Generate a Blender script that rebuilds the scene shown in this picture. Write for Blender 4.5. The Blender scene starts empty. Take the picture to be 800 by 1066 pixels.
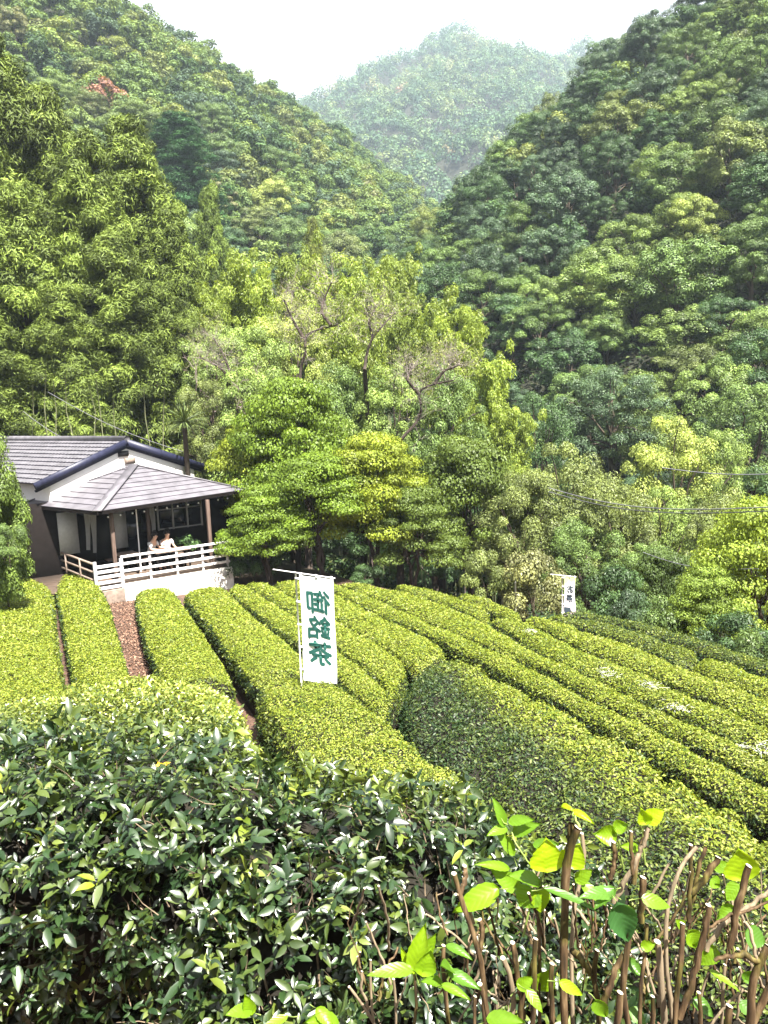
import bpy, bmesh, math, random
import numpy as np
from mathutils import Vector

# ------------------------------------------------------------------ camera, sky, sun, exposure
SC = bpy.context.scene
COL = SC.collection
F = 780.0                                   # focal length in pixels of an 800 x 1066 frame
PITCH, ROLL = math.radians(8.3), math.radians(2.0)
_f = np.array([0, math.cos(PITCH), -math.sin(PITCH)])
_u = np.array([0, math.sin(PITCH), math.cos(PITCH)])
_r = np.array([1.0, 0, 0])
CR = math.cos(ROLL) * _r - math.sin(ROLL) * _u
CU = math.cos(ROLL) * _u + math.sin(ROLL) * _r
cam_d = bpy.data.cameras.new('camera')
cam = bpy.data.objects.new('camera', cam_d)
COL.objects.link(cam)
import mathutils
cam.matrix_world = mathutils.Matrix(((CR[0], CU[0], -_f[0], 0), (CR[1], CU[1], -_f[1], 0), (CR[2], CU[2], -_f[2], 0), (0, 0, 0, 1)))
cam_d.sensor_fit = 'HORIZONTAL'
cam_d.sensor_width = 36
cam_d.lens = F / 800 * 36
cam_d.clip_start = 0.05
cam_d.clip_end = 6000
SC.camera = cam

SUN_AZ, SUN_EL = 148.0, 61.0                # azimuth clockwise from +Y
w = bpy.data.worlds.new('World')
SC.world = w
w.use_nodes = True
nt = w.node_tree
bg = nt.nodes['Background']
sky = nt.nodes.new('ShaderNodeTexSky')
sky.sky_type = 'NISHITA'
sky.sun_disc = False
sky.sun_elevation = math.radians(SUN_EL)
sky.sun_rotation = math.radians(SUN_AZ)
sky.dust_density = 5.0
sky.air_density = 1.0
sky.ozone_density = 1.0
# thin bright veil of high cloud over the whole sky
hs = nt.nodes.new('ShaderNodeMix'); hs.data_type = 'RGBA'
hs.inputs[0].default_value = 0.78
hs.inputs[7].default_value = (11.0, 11.0, 11.2, 1)
nt.links.new(sky.outputs[0], hs.inputs[6])
nt.links.new(hs.outputs[2], bg.inputs[0])
bg.inputs[1].default_value = 0.027
sd = bpy.data.lights.new('sun', 'SUN')
sd.energy = 5.0
sd.angle = math.radians(0.5)
sd.color = (1.0, 0.95, 0.86)
sun = bpy.data.objects.new('sun', sd)
COL.objects.link(sun)
_az, _el = math.radians(SUN_AZ), math.radians(SUN_EL)
SUNV = Vector((math.sin(_az) * math.cos(_el), math.cos(_az) * math.cos(_el), math.sin(_el)))
sun.rotation_euler = SUNV.to_track_quat('Z', 'Y').to_euler()
sun.location = SUNV * 100
SC.view_settings.view_transform = 'Standard'
SC.view_settings.look = 'None'
SC.view_settings.gamma = 1
SC.view_settings.exposure = 2.38
SC.view_settings.use_curve_mapping = False
cy = SC.cycles
cy.max_bounces = 6
cy.diffuse_bounces = 2
cy.glossy_bounces = 2
cy.transmission_bounces = 3
cy.volume_bounces = 1
cy.caustics_reflective = False
cy.caustics_refractive = False
cy.use_denoising = True
cy.sample_clamp_indirect = 6

# ------------------------------------------------------------------ picture geometry helpers
def ray(x, y):
    return _f + (x - 400) / F * CR + (533 - y) / F * CU
def atY(x, y, Y):
    d = ray(x, y); return d * (Y / d[1])
def atZ(x, y, z):
    d = ray(x, y); return d * (z / d[2])
def atPlane(x, y, p, n):
    d = ray(x, y); return d * (np.dot(p, n) / np.dot(d, n))
S0, S1 = -3.1, -0.10                         # clipped top surface of the tea field
def onS(x, y, dz=0.0):
    d = ray(x, y); return d * ((S0 + dz) / (d[2] - S1 * d[1]))
def project(P):
    P = np.atleast_2d(P)
    dep = P @ _f
    return 400 + F * (P @ CR) / dep, 533 - F * (P @ CU) / dep, dep

# ------------------------------------------------------------------ mesh helpers
def norm(v):
    return v / np.maximum(np.linalg.norm(v, axis=-1, keepdims=True), 1e-9)

def make_mesh(name, verts, faces, mats=(), fattr=None, fmat=None, smooth=False):
    """faces: list of int arrays (n,k)"""
    me = bpy.data.meshes.new(name)
    verts = np.asarray(verts, np.float32)
    me.vertices.add(len(verts))
    me.vertices.foreach_set('co', verts.ravel())
    nf = sum(len(a) for a in faces)
    li = np.concatenate([np.asarray(a, np.int32).ravel() for a in faces if len(a)])
    tot = np.concatenate([np.full(len(a), a.shape[1], np.int32) for a in faces if len(a)])
    st = np.concatenate([[0], np.cumsum(tot)[:-1]]).astype(np.int32)
    me.loops.add(len(li)); me.loops.foreach_set('vertex_index', li)
    me.polygons.add(nf)
    me.polygons.foreach_set('loop_start', st)
    me.polygons.foreach_set('loop_total', tot)
    if fmat is not None:
        me.polygons.foreach_set('material_index', np.asarray(fmat, np.int32))
    if smooth is not False:
        me.polygons.foreach_set('use_smooth', np.ones(nf, bool) if smooth is True else smooth)
    for k, a in (fattr or {}).items():
        at = me.attributes.new(k, 'FLOAT', 'FACE')
        at.data.foreach_set('value', np.asarray(a, np.float32))
    me.update(calc_edges=True)
    for m in mats:
        me.materials.append(m)
    return me

class Acc:
    """collects pieces into one mesh"""
    def __init__(self):
        self.v, self.f, self.n = [], {}, 0
        self.at = {}
    def add(self, v, faces, **attr):
        v = np.asarray(v, float)
        for fa in faces:
            fa = np.asarray(fa, int)
            if not len(fa): continue
            k = fa.shape[1]
            self.f.setdefault(k, []).append(fa + self.n)
            d = self.at.setdefault(k, {})
            for nme in ('rnd', 'age', 'mat'):
                a = attr.get(nme, 0.5 if nme != 'mat' else 0)
                a = np.broadcast_to(np.asarray(a, float), (len(fa),)) if np.ndim(a) == 0 else np.asarray(a)
                d.setdefault(nme, []).append(a)
        self.v.append(v); self.n += len(v)
    def tube(self, pts, rad, n=6, cap=True, **attr):
        pts = np.asarray(pts, float); m = len(pts)
        rad = np.broadcast_to(np.asarray(rad, float), (m,))
        t = norm(np.gradient(pts, axis=0))
        ref = np.array([0, 0, 1.0]) if abs(t[:, 2]).mean() < 0.8 else np.array([1.0, 0, 0])
        a = norm(np.cross(t, ref)); b = np.cross(t, a)
        th = np.arange(n) / n * 2 * math.pi
        ring = pts[:, None, :] + rad[:, None, None] * (np.cos(th)[None, :, None] * a[:, None, :] + np.sin(th)[None, :, None] * b[:, None, :])
        v = ring.reshape(-1, 3)
        i = np.arange(m - 1)[:, None] * n; j = np.arange(n)[None, :]; k = (j + 1) % n
        q = np.stack([i + j, i + k, i + n + k, i + n + j], -1).reshape(-1, 4)
        fs = [q]
        if cap:
            fs.append(np.array([list(range(n))[::1]]))
            fs.append(np.array([[(m - 1) * n + x for x in range(n)][::-1]]))
        self.add(v, fs, **attr)
    def box(self, o, a, b, c, **attr):
        """box from corner o with edge vectors a, b, c"""
        o, a, b, c = (np.asarray(x, float) for x in (o, a, b, c))
        v = [o, o + a, o + a + b, o + b, o + c, o + a + c, o + a + b + c, o + b + c]
        f = np.array([[0, 3, 2, 1], [4, 5, 6, 7], [0, 1, 5, 4], [1, 2, 6, 5], [2, 3, 7, 6], [3, 0, 4, 7]])
        self.add(v, [f], **attr)
    def cbox(self, c, ax, ay, az, sx, sy, sz, **attr):
        c, ax, ay, az = (np.asarray(x, float) for x in (c, ax, ay, az))
        self.box(c - ax * sx / 2 - ay * sy / 2 - az * sz / 2, ax * sx, ay * sy, az * sz, **attr)
    def mesh(self, name, mats=(), smooth=False):
        faces, rn, ag, mt = [], [], [], []
        for k in self.f:
            faces.append(np.concatenate(self.f[k]))
            rn.append(np.concatenate(self.at[k]['rnd'])); ag.append(np.concatenate(self.at[k]['age'])); mt.append(np.concatenate(self.at[k]['mat']))
        return make_mesh(name, np.concatenate(self.v), faces, mats, {'rnd': np.concatenate(rn), 'age': np.concatenate(ag)}, np.concatenate(mt).astype(int), smooth)

def link(name, data, parent=None, loc=None):
    o = bpy.data.objects.new(name, data)
    COL.objects.link(o)
    if parent: o.parent = parent
    if loc is not None: o.location = loc
    return o
def tag(o, label, cat, group=None, kind=None):
    if label: o['label'] = label
    if cat: o['category'] = cat
    if group: o['group'] = group
    if kind: o['kind'] = kind
    return o
def thing(name, label, cat, loc=(0, 0, 0), group=None):
    o = link(name, None, None, loc)
    o.empty_display_size = 0.2
    return tag(o, label, cat, group)
def part(name, acc, mats, parent, smooth=False, bevel=0):
    me = acc.mesh(name, mats, smooth)
    o = link(name, me, parent)
    if parent is not None:
        o.location = -Vector(parent.location) if parent.parent is None else (0, 0, 0)
    if bevel:
        b = o.modifiers.new('bevel', 'BEVEL'); b.width = bevel; b.segments = 2; b.limit_method = 'ANGLE'
    return o
def copy_thing(src, label, group, loc, rz, scale, color=None):
    r = src.copy(); COL.objects.link(r)
    r.location = loc; r.rotation_euler = (0, 0, rz); r.scale = scale
    r['label'] = label
    if group: r['group'] = group
    for ch in src.children:
        c = ch.copy(); COL.objects.link(c); c.parent = r
        if color is not None: c.color = (*color, 1)
    return r

def resample(pts, n):
    pts = np.asarray(pts, float)
    d = np.concatenate([[0], np.cumsum(np.linalg.norm(np.diff(pts, axis=0), axis=1))])
    t = np.linspace(0, d[-1], n)
    return np.stack([np.interp(t, d, pts[:, k]) for k in range(3)], -1)
def smooth(pts, it=6):
    p = pts.copy()
    for _ in range(it): p[1:-1] = .25 * p[:-2] + .5 * p[1:-1] + .25 * p[2:]
    return p
# ------------------------------------------------------------------ leaves
def rand_dirs(rng, n):
    return norm(rng.normal(size=(n, 3)))
def perp(N, rng):
    t = rng.normal(size=N.shape)
    t -= (t * N).sum(-1, keepdims=True) * N
    return norm(t)
def leaf_geo(P, N, T, L, W, kind='flat', curl=0.15):
    """P base, N face normal, T direction of growth; returns verts, faces, faces per leaf"""
    n = len(P)
    L = np.broadcast_to(L, (n,))[:, None]; W = np.broadcast_to(W, (n,))[:, None]
    T = norm(T - (T * N).sum(-1, keepdims=True) * N)
    B = np.cross(N, T)
    o = np.arange(n)[:, None]
    if kind == 'flat':
        v = np.stack([P, P + T * L * .5 + B * W * .5, P + T * L - N * L * curl, P + T * L * .5 - B * W * .5], 1).reshape(-1, 3)
        return v, [o * 4 + np.array([[0, 1, 2, 3]])], [1]
    if kind == 'fold':
        v = np.stack([P, P + T * L * .45 + B * W * .5 + N * W * .18, P + T * L - N * L * curl, P + T * L * .45 - B * W * .5 + N * W * .18, P + T * L * .5], 1).reshape(-1, 3)
        f = np.concatenate([o * 5 + np.array([[0, 1, 2, 4]]), o * 5 + np.array([[0, 4, 2, 3]])])
        return v, [f], [2]
    # fine: eight points, arched and folded along the midrib
    def st(t, wv):
        c = P + T * L * t - N * L * curl * t * t * 1.3
        return [c + B * W * wv + N * W * .16, c, c - B * W * wv + N * W * .16]
    a = st(.22, .36); m = st(.5, .5); b = st(.78, .33)
    v = np.stack([P] + a + m + b + [P + T * L - N * L * curl * 1.3], 1).reshape(-1, 3)
    k = 11
    q = np.concatenate([o * k + np.array([x]) for x in ([1, 4, 5, 2], [2, 5, 6, 3], [4, 7, 8, 5], [5, 8, 9, 6])])
    t = np.concatenate([o * k + np.array([x]) for x in ([0, 1, 2], [0, 2, 3], [7, 10, 8], [8, 10, 9])])
    return v, [q, t], [4, 4]
def add_leaves(acc, P, N, T, L, W, rnd, age=0.5, kind='flat', curl=0.15):
    v, fs, per = leaf_geo(P, N, T, L, W, kind, curl)
    n = len(P)
    age = np.broadcast_to(np.asarray(age, float), (n,))
    base = acc.n
    acc.v.append(v); acc.n += len(v)
    for fa, k in zip(fs, per):
        d = acc.at.setdefault(fa.shape[1], {})
        acc.f.setdefault(fa.shape[1], []).append(fa + base)
        d.setdefault('rnd', []).append(np.tile(rnd, k))
        d.setdefault('age', []).append(np.tile(age, k))
        d.setdefault('mat', []).append(np.zeros(n * k))

# ------------------------------------------------------------------ materials
def new_mat(name):
    m = bpy.data.materials.new(name); m.use_nodes = True
    return m, m.node_tree.nodes, m.node_tree.links, m.node_tree.nodes['Principled BSDF']
def ramp(ns, stops):
    r = ns.new('ShaderNodeValToRGB')
    e = r.color_ramp.elements
    while len(e) < len(stops): e.new(0.5)
    for x, (p, c) in zip(e, stops):
        x.position = p; x.color = (*c, 1)
    return r
def mat_plain(name, col, rough=0.7, var=0.25, scale=6.0, bump=0.0, metal=0.0, spec=0.3, col2=None, stretch=(1, 1, 1)):
    m, ns, lk, b = new_mat(name)
    tc = ns.new('ShaderNodeTexCoord'); mp = ns.new('ShaderNodeMapping'); mp.inputs['Scale'].default_value = stretch
    nz = ns.new('ShaderNodeTexNoise'); nz.inputs['Scale'].default_value = scale; nz.inputs['Detail'].default_value = 6
    lk.new(tc.outputs['Object'], mp.inputs[0]); lk.new(mp.outputs[0], nz.inputs['Vector'])
    c2 = col2 or tuple(c * (1 - var) for c in col)
    r = ramp(ns, [(0.3, c2), (0.7, tuple(min(1, c * (1 + var * .4)) for c in col))])
    lk.new(nz.outputs[0], r.inputs[0]); lk.new(r.outputs[0], b.inputs['Base Color'])
    b.inputs['Roughness'].default_value = rough; b.inputs['Metallic'].default_value = metal
    b.inputs['Specular IOR Level'].default_value = spec
    if bump:
        bp = ns.new('ShaderNodeBump'); bp.inputs['Strength'].default_value = bump; bp.inputs['Distance'].default_value = 0.02
        lk.new(nz.outputs[0], bp.inputs['Height']); lk.new(bp.outputs[0], b.inputs['Normal'])
    return m
def leaf_shader(m, ns, lk, b, colsock, trans=0.3, rough=0.45, spec=0.35):
    b.inputs['Roughness'].default_value = rough
    b.inputs['Specular IOR Level'].default_value = spec
    lk.new(colsock, b.inputs['Base Color'])
    tr = ns.new('ShaderNodeBsdfTranslucent')
    g = ns.new('ShaderNodeMix'); g.data_type = 'RGBA'; g.blend_type = 'MULTIPLY'; g.inputs[0].default_value = 1
    g.inputs[7].default_value = (1.5, 1.35, 0.5, 1)
    lk.new(colsock, g.inputs[6]); lk.new(g.outputs[2], tr.inputs[0])
    mx = ns.new('ShaderNodeMixShader'); mx.inputs[0].default_value = trans
    lk.new(b.outputs[0], mx.inputs[1]); lk.new(tr.outputs[0], mx.inputs[2])
    lk.new(mx.outputs[0], ns['Material Output'].inputs[0])
def attr(ns, name):
    a = ns.new('ShaderNodeAttribute'); a.attribute_name = name; return a.outputs['Fac']
def mat_crown(name, trans=0.28, rough=0.5, spec=0.3, lo=0.45, hi=1.7):
    """leaf colour = the tree's own object colour, varied leaf by leaf"""
    m, ns, lk, b = new_mat(name)
    oi = ns.new('ShaderNodeObjectInfo')
    r = ramp(ns, [(0.0, (lo, lo, lo * 1.1)), (0.5, (1, 1, 1)), (1.0, (hi * 1.04, hi, hi * .85))])
    lk.new(attr(ns, 'rnd'), r.inputs[0])
    mu = ns.new('ShaderNodeMix'); mu.data_type = 'RGBA'; mu.blend_type = 'MULTIPLY'; mu.inputs[0].default_value = 1
    lk.new(oi.outputs['Color'], mu.inputs[6]); lk.new(r.outputs[0], mu.inputs[7])
    leaf_shader(m, ns, lk, b, mu.outputs[2], trans, rough, spec)
    return m
def mat_forest(name, stops, trans=0.2):
    """leaf colour from the 'age' value each tree of the wood carries"""
    m, ns, lk, b = new_mat(name)
    r0 = ramp(ns, stops); lk.new(attr(ns, 'age'), r0.inputs[0])
    r = ramp(ns, [(0.0, (.5, .5, .55)), (0.5, (1, 1, 1)), (1.0, (1.7, 1.6, 1.3))]); lk.new(attr(ns, 'rnd'), r.inputs[0])
    mu = ns.new('ShaderNodeMix'); mu.data_type = 'RGBA'; mu.blend_type = 'MULTIPLY'; mu.inputs[0].default_value = 1
    lk.new(r0.outputs[0], mu.inputs[6]); lk.new(r.outputs[0], mu.inputs[7])
    leaf_shader(m, ns, lk, b, mu.outputs[2], trans, 0.6, 0.2)
    return m
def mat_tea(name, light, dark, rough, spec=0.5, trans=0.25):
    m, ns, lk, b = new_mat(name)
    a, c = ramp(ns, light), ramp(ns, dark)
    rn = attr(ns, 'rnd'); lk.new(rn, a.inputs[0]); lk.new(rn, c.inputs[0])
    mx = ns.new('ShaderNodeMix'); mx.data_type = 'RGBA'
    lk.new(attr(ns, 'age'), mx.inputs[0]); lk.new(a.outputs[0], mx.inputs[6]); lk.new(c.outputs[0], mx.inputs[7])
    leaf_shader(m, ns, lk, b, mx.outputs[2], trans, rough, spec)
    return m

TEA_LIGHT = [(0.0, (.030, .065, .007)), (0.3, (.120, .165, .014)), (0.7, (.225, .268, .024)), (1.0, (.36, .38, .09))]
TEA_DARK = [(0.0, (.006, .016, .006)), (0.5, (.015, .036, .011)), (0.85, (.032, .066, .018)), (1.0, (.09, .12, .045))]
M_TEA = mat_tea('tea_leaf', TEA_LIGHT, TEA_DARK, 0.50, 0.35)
M_TEAN = mat_tea('tea_leaf_glossy', TEA_LIGHT, TEA_DARK, 0.36, 0.8, 0.20)
M_CORE = mat_plain('hedge_shade_core', (.012, .010, .006), 0.9, 0.6, 14, 0.6)  # near-black shell colour, paints in the shade between the leaves
M_TWIG = mat_plain('twig', (.20, .15, .10), 0.85, 0.5, 25, 0.3)
M_BARK = mat_plain('bark', (.075, .058, .042), 0.9, 0.5, 9, 0.8, stretch=(1, 1, .25))
M_BARKP = mat_plain('pale_bark', (.34, .27, .25), 0.9, 0.45, 12, 0.5)
M_BARKD = mat_plain('dark_bark', (.05, .037, .03), 0.9, 0.5, 12, 0.6)
M_BAMB = mat_plain('bamboo_culm', (.16, .17, .09), 0.5, 0.4, 3, 0.1)
M_CROWN = mat_crown('broad_leaf', .15, .5, .3, .38, 1.85)
M_CONIF = mat_crown('conifer_spray', 0.07, 0.6, 0.2, 0.22, 1.9)
M_MAPLE = mat_crown('maple_leaf', 0.25, 0.5, 0.25, 0.5, 1.6)
M_BAMLF = mat_crown('bamboo_leaf', 0.30, 0.45, 0.3, 0.5, 1.5)

# ------------------------------------------------------------------ terrain
def seg_ridge(x, y, pts, slope, conc=0.0):
    best = np.full(x.shape, -1e9)
    for (p, q) in zip(pts[:-1], pts[1:]):
        p, q = np.array(p, float), np.array(q, float)
        d = q[:2] - p[:2]; l2 = (d * d).sum()
        t = np.clip(((x - p[0]) * d[0] + (y - p[1]) * d[1]) / l2, 0, 1)
        dx, dy = x - p[0] - t * d[0], y - p[1] - t * d[1]
        dist = np.sqrt(dx * dx + dy * dy)
        z = p[2] + t * (q[2] - p[2]) - slope * dist + conc * dist * dist
        best = np.maximum(best, z)
    return best
def crest(lst, drop):
    out = []
    for (x, y, Y) in lst:
        p = atY(x, y, Y); p[2] -= drop; out.append(tuple(p))
    return out
RL = [(-260, 150, 250)] + crest([(20, -70, 215), (130, -6, 232), (215, 42, 256), (300, 97, 281), (380, 162, 306), (440, 215, 331), (520, 310, 350)], 11)
RR = [(220, 170, 105)] + crest([(820, -130, 138), (720, -25, 141), (640, 40, 152), (590, 93, 165), (520, 162, 181), (452, 212, 199), (370, 300, 217)], 13)
RM = crest([(180, 190, 930), (260, 140, 960), (330, 104, 1000), (400, 74, 1050), (435, 58, 1080), (470, 36, 1100), (505, 53, 1110), (540, 66, 1120), (575, 60, 1135), (610, 56, 1150), (720, 70, 1200), (900, 40, 1250)], 10)
RM2 = crest([(470, 43, 1098), (452, 88, 950), (430, 140, 800), (415, 190, 680)], 10)
RM3 = crest([(330, 106, 998), (352, 150, 850), (372, 195, 720)], 10)
RM4 = crest([(560, 60, 1125), (535, 110, 960), (505, 160, 800)], 10)
EDGE_P, EDGE_D = np.array([0.0, 24.0]), norm(np.array([6.4, -12.0]))
def noise2(x, y, s, k=0):
    a = np.sin(x / s * 1.3 + 1.7 + k) * np.cos(y / s * 1.1 - .6 + 2 * k) + .6 * np.sin(x / s * 2.7 - y / s * 1.9 + 3 * k) + .35 * np.cos(x / s * 4.3 + y / s * 5.1 + k)
    return a / 1.6
def ground(x, y):
    x = np.asarray(x, float); y = np.asarray(y, float)
    z = np.interp(y, [-60, 0, 1.2, 2.3, 3.4, 6, 8, 11.4, 25, 30, 45, 70, 120, 300], [-.9, -1.6, -1.85, -3.0, -3.95, -4.25, -4.7, -5.05, -6.45, -6.9, -7.9, -8.6, -9, -4])
    e = (x - EDGE_P[0]) * -EDGE_D[1] + (y - EDGE_P[1]) * EDGE_D[0]       # distance beyond the field's far right edge
    z = z - 0.42 * np.clip(e - 0.9, 0, 14) * np.clip((y - 3) / 5, 0, 1)
    hl = seg_ridge(x, y, RL, .82) + 3 * noise2(x, y, 24)
    hr = seg_ridge(x, y, RR, .80) + 2.5 * noise2(x, y, 19, 1)
    hm = np.maximum(np.maximum(seg_ridge(x, y, RM, .62), seg_ridge(x, y, RM2, .6)), np.maximum(seg_ridge(x, y, RM3, .6), seg_ridge(x, y, RM4, .6))) - 34 * np.abs(noise2(x, y, 62, 2)) + 14 + 8 * noise2(x, y, 34, 3)
    h = np.maximum(np.maximum(hl, hr), hm)
    return np.where(y > 38, np.maximum(z, np.minimum(h, z + np.maximum(y - 38, 0) * 3)), z)
def g1(x, y): return float(ground(np.array([x]), np.array([y]))[0])

def build_ground():
    xs = np.unique(np.concatenate([np.linspace(-1500, -200, 60), np.linspace(-200, -30, 80), np.linspace(-30, 30, 150), np.linspace(30, 200, 80), np.linspace(200, 1500, 60)]))
    ys = np.unique(np.concatenate([np.linspace(-60, -2, 15), np.linspace(-2, 34, 100), np.linspace(34, 240, 110), np.linspace(240, 1500, 150), np.linspace(1500, 2600, 12)]))
    X, Y = np.meshgrid(xs, ys)
    Z = ground(X, Y)
    near = (Y < 36)
    Z = Z + near * 0.03 * noise2(X, Y, .5) 
    v = np.stack([X, Y, Z], -1).reshape(-1, 3)
    nx, ny = len(xs), len(ys)
    i = np.arange(ny - 1)[:, None] * nx; j = np.arange(nx - 1)[None]
    q = np.stack([i + j, i + j + 1, i + nx + j + 1, i + nx + j], -1).reshape(-1, 4)
    m, ns, lk, b = new_mat('soil_and_litter')
    tc = ns.new('ShaderNodeTexCoord')
    n1 = ns.new('ShaderNodeTexNoise'); n1.inputs['Scale'].default_value = 1.2; n1.inputs['Detail'].default_value = 8
    n2 = ns.new('ShaderNodeTexVoronoi'); n2.inputs['Scale'].default_value = 28
    lk.new(tc.outputs['Object'], n1.inputs['Vector']); lk.new(tc.outputs['Object'], n2.inputs['Vector'])
    r1 = ramp(ns, [(0.3, (.022, .012, .008)), (0.55, (.07, .036, .022)), (0.8, (.13, .072, .045))])
    ad = ns.new('ShaderNodeMath'); ad.operation = 'MULTIPLY_ADD'; ad.inputs[1].default_value = .55
    lk.new(n2.outputs['Color'], ad.inputs[0]); 
    sc_ = ns.new('ShaderNodeMath'); sc_.operation = 'MULTIPLY'; sc_.inputs[1].default_value = .5
    lk.new(n1.outputs[0], sc_.inputs[0]); lk.new(sc_.outputs[0], ad.inputs[2])
    lk.new(ad.outputs[0], r1.inputs[0])
    # forest floor beyond the garden
    sp = ns.new('ShaderNodeSeparateXYZ'); lk.new(tc.outputs['Object'], sp.inputs[0])
    mr = ns.new('ShaderNodeMapRange'); mr.inputs[1].default_value = 26; mr.inputs[2].default_value = 34
    lk.new(sp.outputs['Y'], mr.inputs[0])
    r2 = ramp(ns, [(0.3, (.007, .009, .004)), (0.7, (.022, .024, .010))]); lk.new(n1.outputs[0], r2.inputs[0])
    mx = ns.new('ShaderNodeMix'); mx.data_type = 'RGBA'
    lk.new(mr.outputs[0], mx.inputs[0]); lk.new(r1.outputs[0], mx.inputs[6]); lk.new(r2.outputs[0], mx.inputs[7])
    lk.new(mx.outputs[2], b.inputs['Base Color']); b.inputs['Roughness'].default_value = .95
    bp = ns.new('ShaderNodeBump'); bp.inputs['Strength'].default_value = .7; bp.inputs['Distance'].default_value = .04
    lk.new(ad.outputs[0], bp.inputs['Height']); lk.new(bp.outputs[0], b.inputs['Normal'])
    o = link('ground', make_mesh('ground', v, [q], [m], smooth=True))
    tag(o, 'brown soil and forest floor rising into wooded valley sides', None, kind='structure')
build_ground()
HAZE_DENSITY = 0.00025
def build_haze():
    m, ns, lk, b = new_mat('haze_air')
    ns.remove(b)
    pv = ns.new('ShaderNodeVolumePrincipled')
    pv.inputs['Color'].default_value = (.70, .83, 1, 1)
    pv.inputs['Density'].default_value = HAZE_DENSITY
    pv.inputs['Anisotropy'].default_value = 0.0
    lk.new(pv.outputs[0], ns['Material Output'].inputs['Volume'])
    a = Acc(); a.box((-1600, -120, -60), (3200, 0, 0), (0, 2820, 0), (0, 0, 860))
    o = link('haze', a.mesh('haze', [m]))
    tag(o, None, None, kind='stuff')
build_haze()

# ------------------------------------------------------------------ tree prototypes
def clumps(rng, acc, C, rc, lpc, leaf, wid, flat=.75, upb=-.35, out=None, nj=.6, droop=0.0, kind='flat', cr=None, center=None, rndmix=.55, tw=1.0):
    nc = len(C)
    d = rand_dirs(rng, nc * lpc * 2)
    d = d[(d[:, 2] > upb)][:nc * lpc]
    idx = np.arange(len(d)) % nc
    rad = (.55 + .5 * rng.random(len(d)) ** .6)
    P = C[idx] + d * (rc[idx] * rad)[:, None] * np.array([1, 1, flat])
    N = d * np.array([1, 1, 1 / flat ** .5])
    N = norm(norm(N) + nj * rng.normal(size=N.shape) * .6 + np.array([0, 0, .35]))
    T = perp(N, rng) * tw
    T = T + np.array([0, 0, -droop])
    if center is not None: T = T + .7 * norm(P - center)
    L = leaf * (.7 + .6 * rng.random(len(d)))
    crnd = rng.random(nc) if cr is None else cr
    rnd = np.clip(rndmix * rng.random(len(d)) + (1 - rndmix) * crnd[idx], 0, 1)
    add_leaves(acc, P, N, T, L, L * wid, rnd, .5, kind)

def limb(acc, rng, p, q, r0, r1, wob=.12, n=6, sides=6):
    p, q = np.asarray(p, float), np.asarray(q, float)
    t = np.linspace(0, 1, n)[:, None]
    L = np.linalg.norm(q - p)
    pts = p + (q - p) * t
    pts[1:-1] += rng.normal(size=(n - 2, 3)) * wob * L / n
    pts[:, 2] += .10 * L * np.sin(t[:, 0] * math.pi) * (1 if q[2] > p[2] else 0)
    acc.tube(pts, np.linspace(r0, r1, n), sides)

def proto_broad(seed, R, H, nc, lpc, leaf, wid=.55, zmin=.28, flat=.75, rcf=(.22, .36), shape='dome', crown_mat=None, trunk_mat=None, nlimb=9, rtr=.035, deep=False, nj=.6):
    rng = np.random.default_rng(seed)
    zc = H * (zmin + (1 - zmin) * .42); hz_up = H - zc; hz_dn = zc - H * zmin
    d = rand_dirs(rng, nc * 4)
    d = d[d[:, 2] > -.75][:nc]
    fr = .50 + .42 * rng.random(nc) ** .55
    lob = 1 + .22 * np.sin(np.arctan2(d[:, 1], d[:, 0]) * 3 + seed) + .12 * rng.normal(size=nc)
    C = d * fr[:, None] * np.stack([R * lob, R * lob, np.where(d[:, 2] > 0, hz_up, hz_dn)], -1)
    C[:, 2] += zc
    rc = R * rng.uniform(*rcf, nc)
    C[:, 2] = np.minimum(C[:, 2], H - rc * flat * .9)
    a = Acc()
    clumps(rng, a, C, rc, lpc, leaf, wid, flat, nj=nj)
    t = Acc()
    top = np.array([.05 * R * rng.normal(), .05 * R * rng.normal(), zc])
    r0 = H * rtr
    limb(t, rng, (0, 0, -.4), top, r0, r0 * .45, .1, 7, 8)
    if deep: t.tube([(0, 0, -.35), (.03 * H, .02 * H, -H * .6), (0, 0, -H * 1.3)], [r0, r0 * 1.15, r0 * 1.3], 8)
    for k in rng.choice(nc, min(nlimb, nc), replace=False):
        s = rng.uniform(.35, .9)
        limb(t, rng, top * s + np.array([0, 0, -.2 * (1 - s)]), C[k], r0 * .42 * (1.1 - s * .5), r0 * .08, .14, 6, 5)
    return a, t

def proto_layer(seed, R, H, nc, lpc, leaf):
    """spreading layered maple crown"""
    rng = np.random.default_rng(seed)
    ang = rng.random(nc) * 2 * math.pi
    lev = rng.random(nc)
    rr = R * (.30 + .62 * rng.random(nc) ** .5) * np.sqrt(np.clip(1.05 - lev ** 2.0, 0.03, 1))
    C = np.stack([np.cos(ang) * rr, np.sin(ang) * rr, H * (.43 + .53 * lev)], -1)
    C[:, 2] -= .10 * H * (rr / R) ** 2
    rc = R * rng.uniform(.16, .36, nc)
    a = Acc()
    clumps(rng, a, C, rc, lpc, leaf, .75, .34, -.7, nj=.7, droop=.3)
    t = Acc()
    for s in range(2):
        b = np.array([rng.normal() * .1, rng.normal() * .1, -.3])
        t.tube([b, b * [1, 1, 0] - [0, 0, H]], [H * .022, H * .028], 7)
        m = np.array([rng.normal() * R * .15, rng.normal() * R * .15, H * .45])
        limb(t, rng, b, m, H * .022, H * .014, .15, 6, 7)
        for k in rng.choice(nc, 9, replace=False):
            limb(t, rng, b + (m - b) * rng.uniform(.5, 1), C[k] - [0, 0, rc[k] * .2], H * .011, H * .003, .2, 6, 5)
    return a, t

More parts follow.
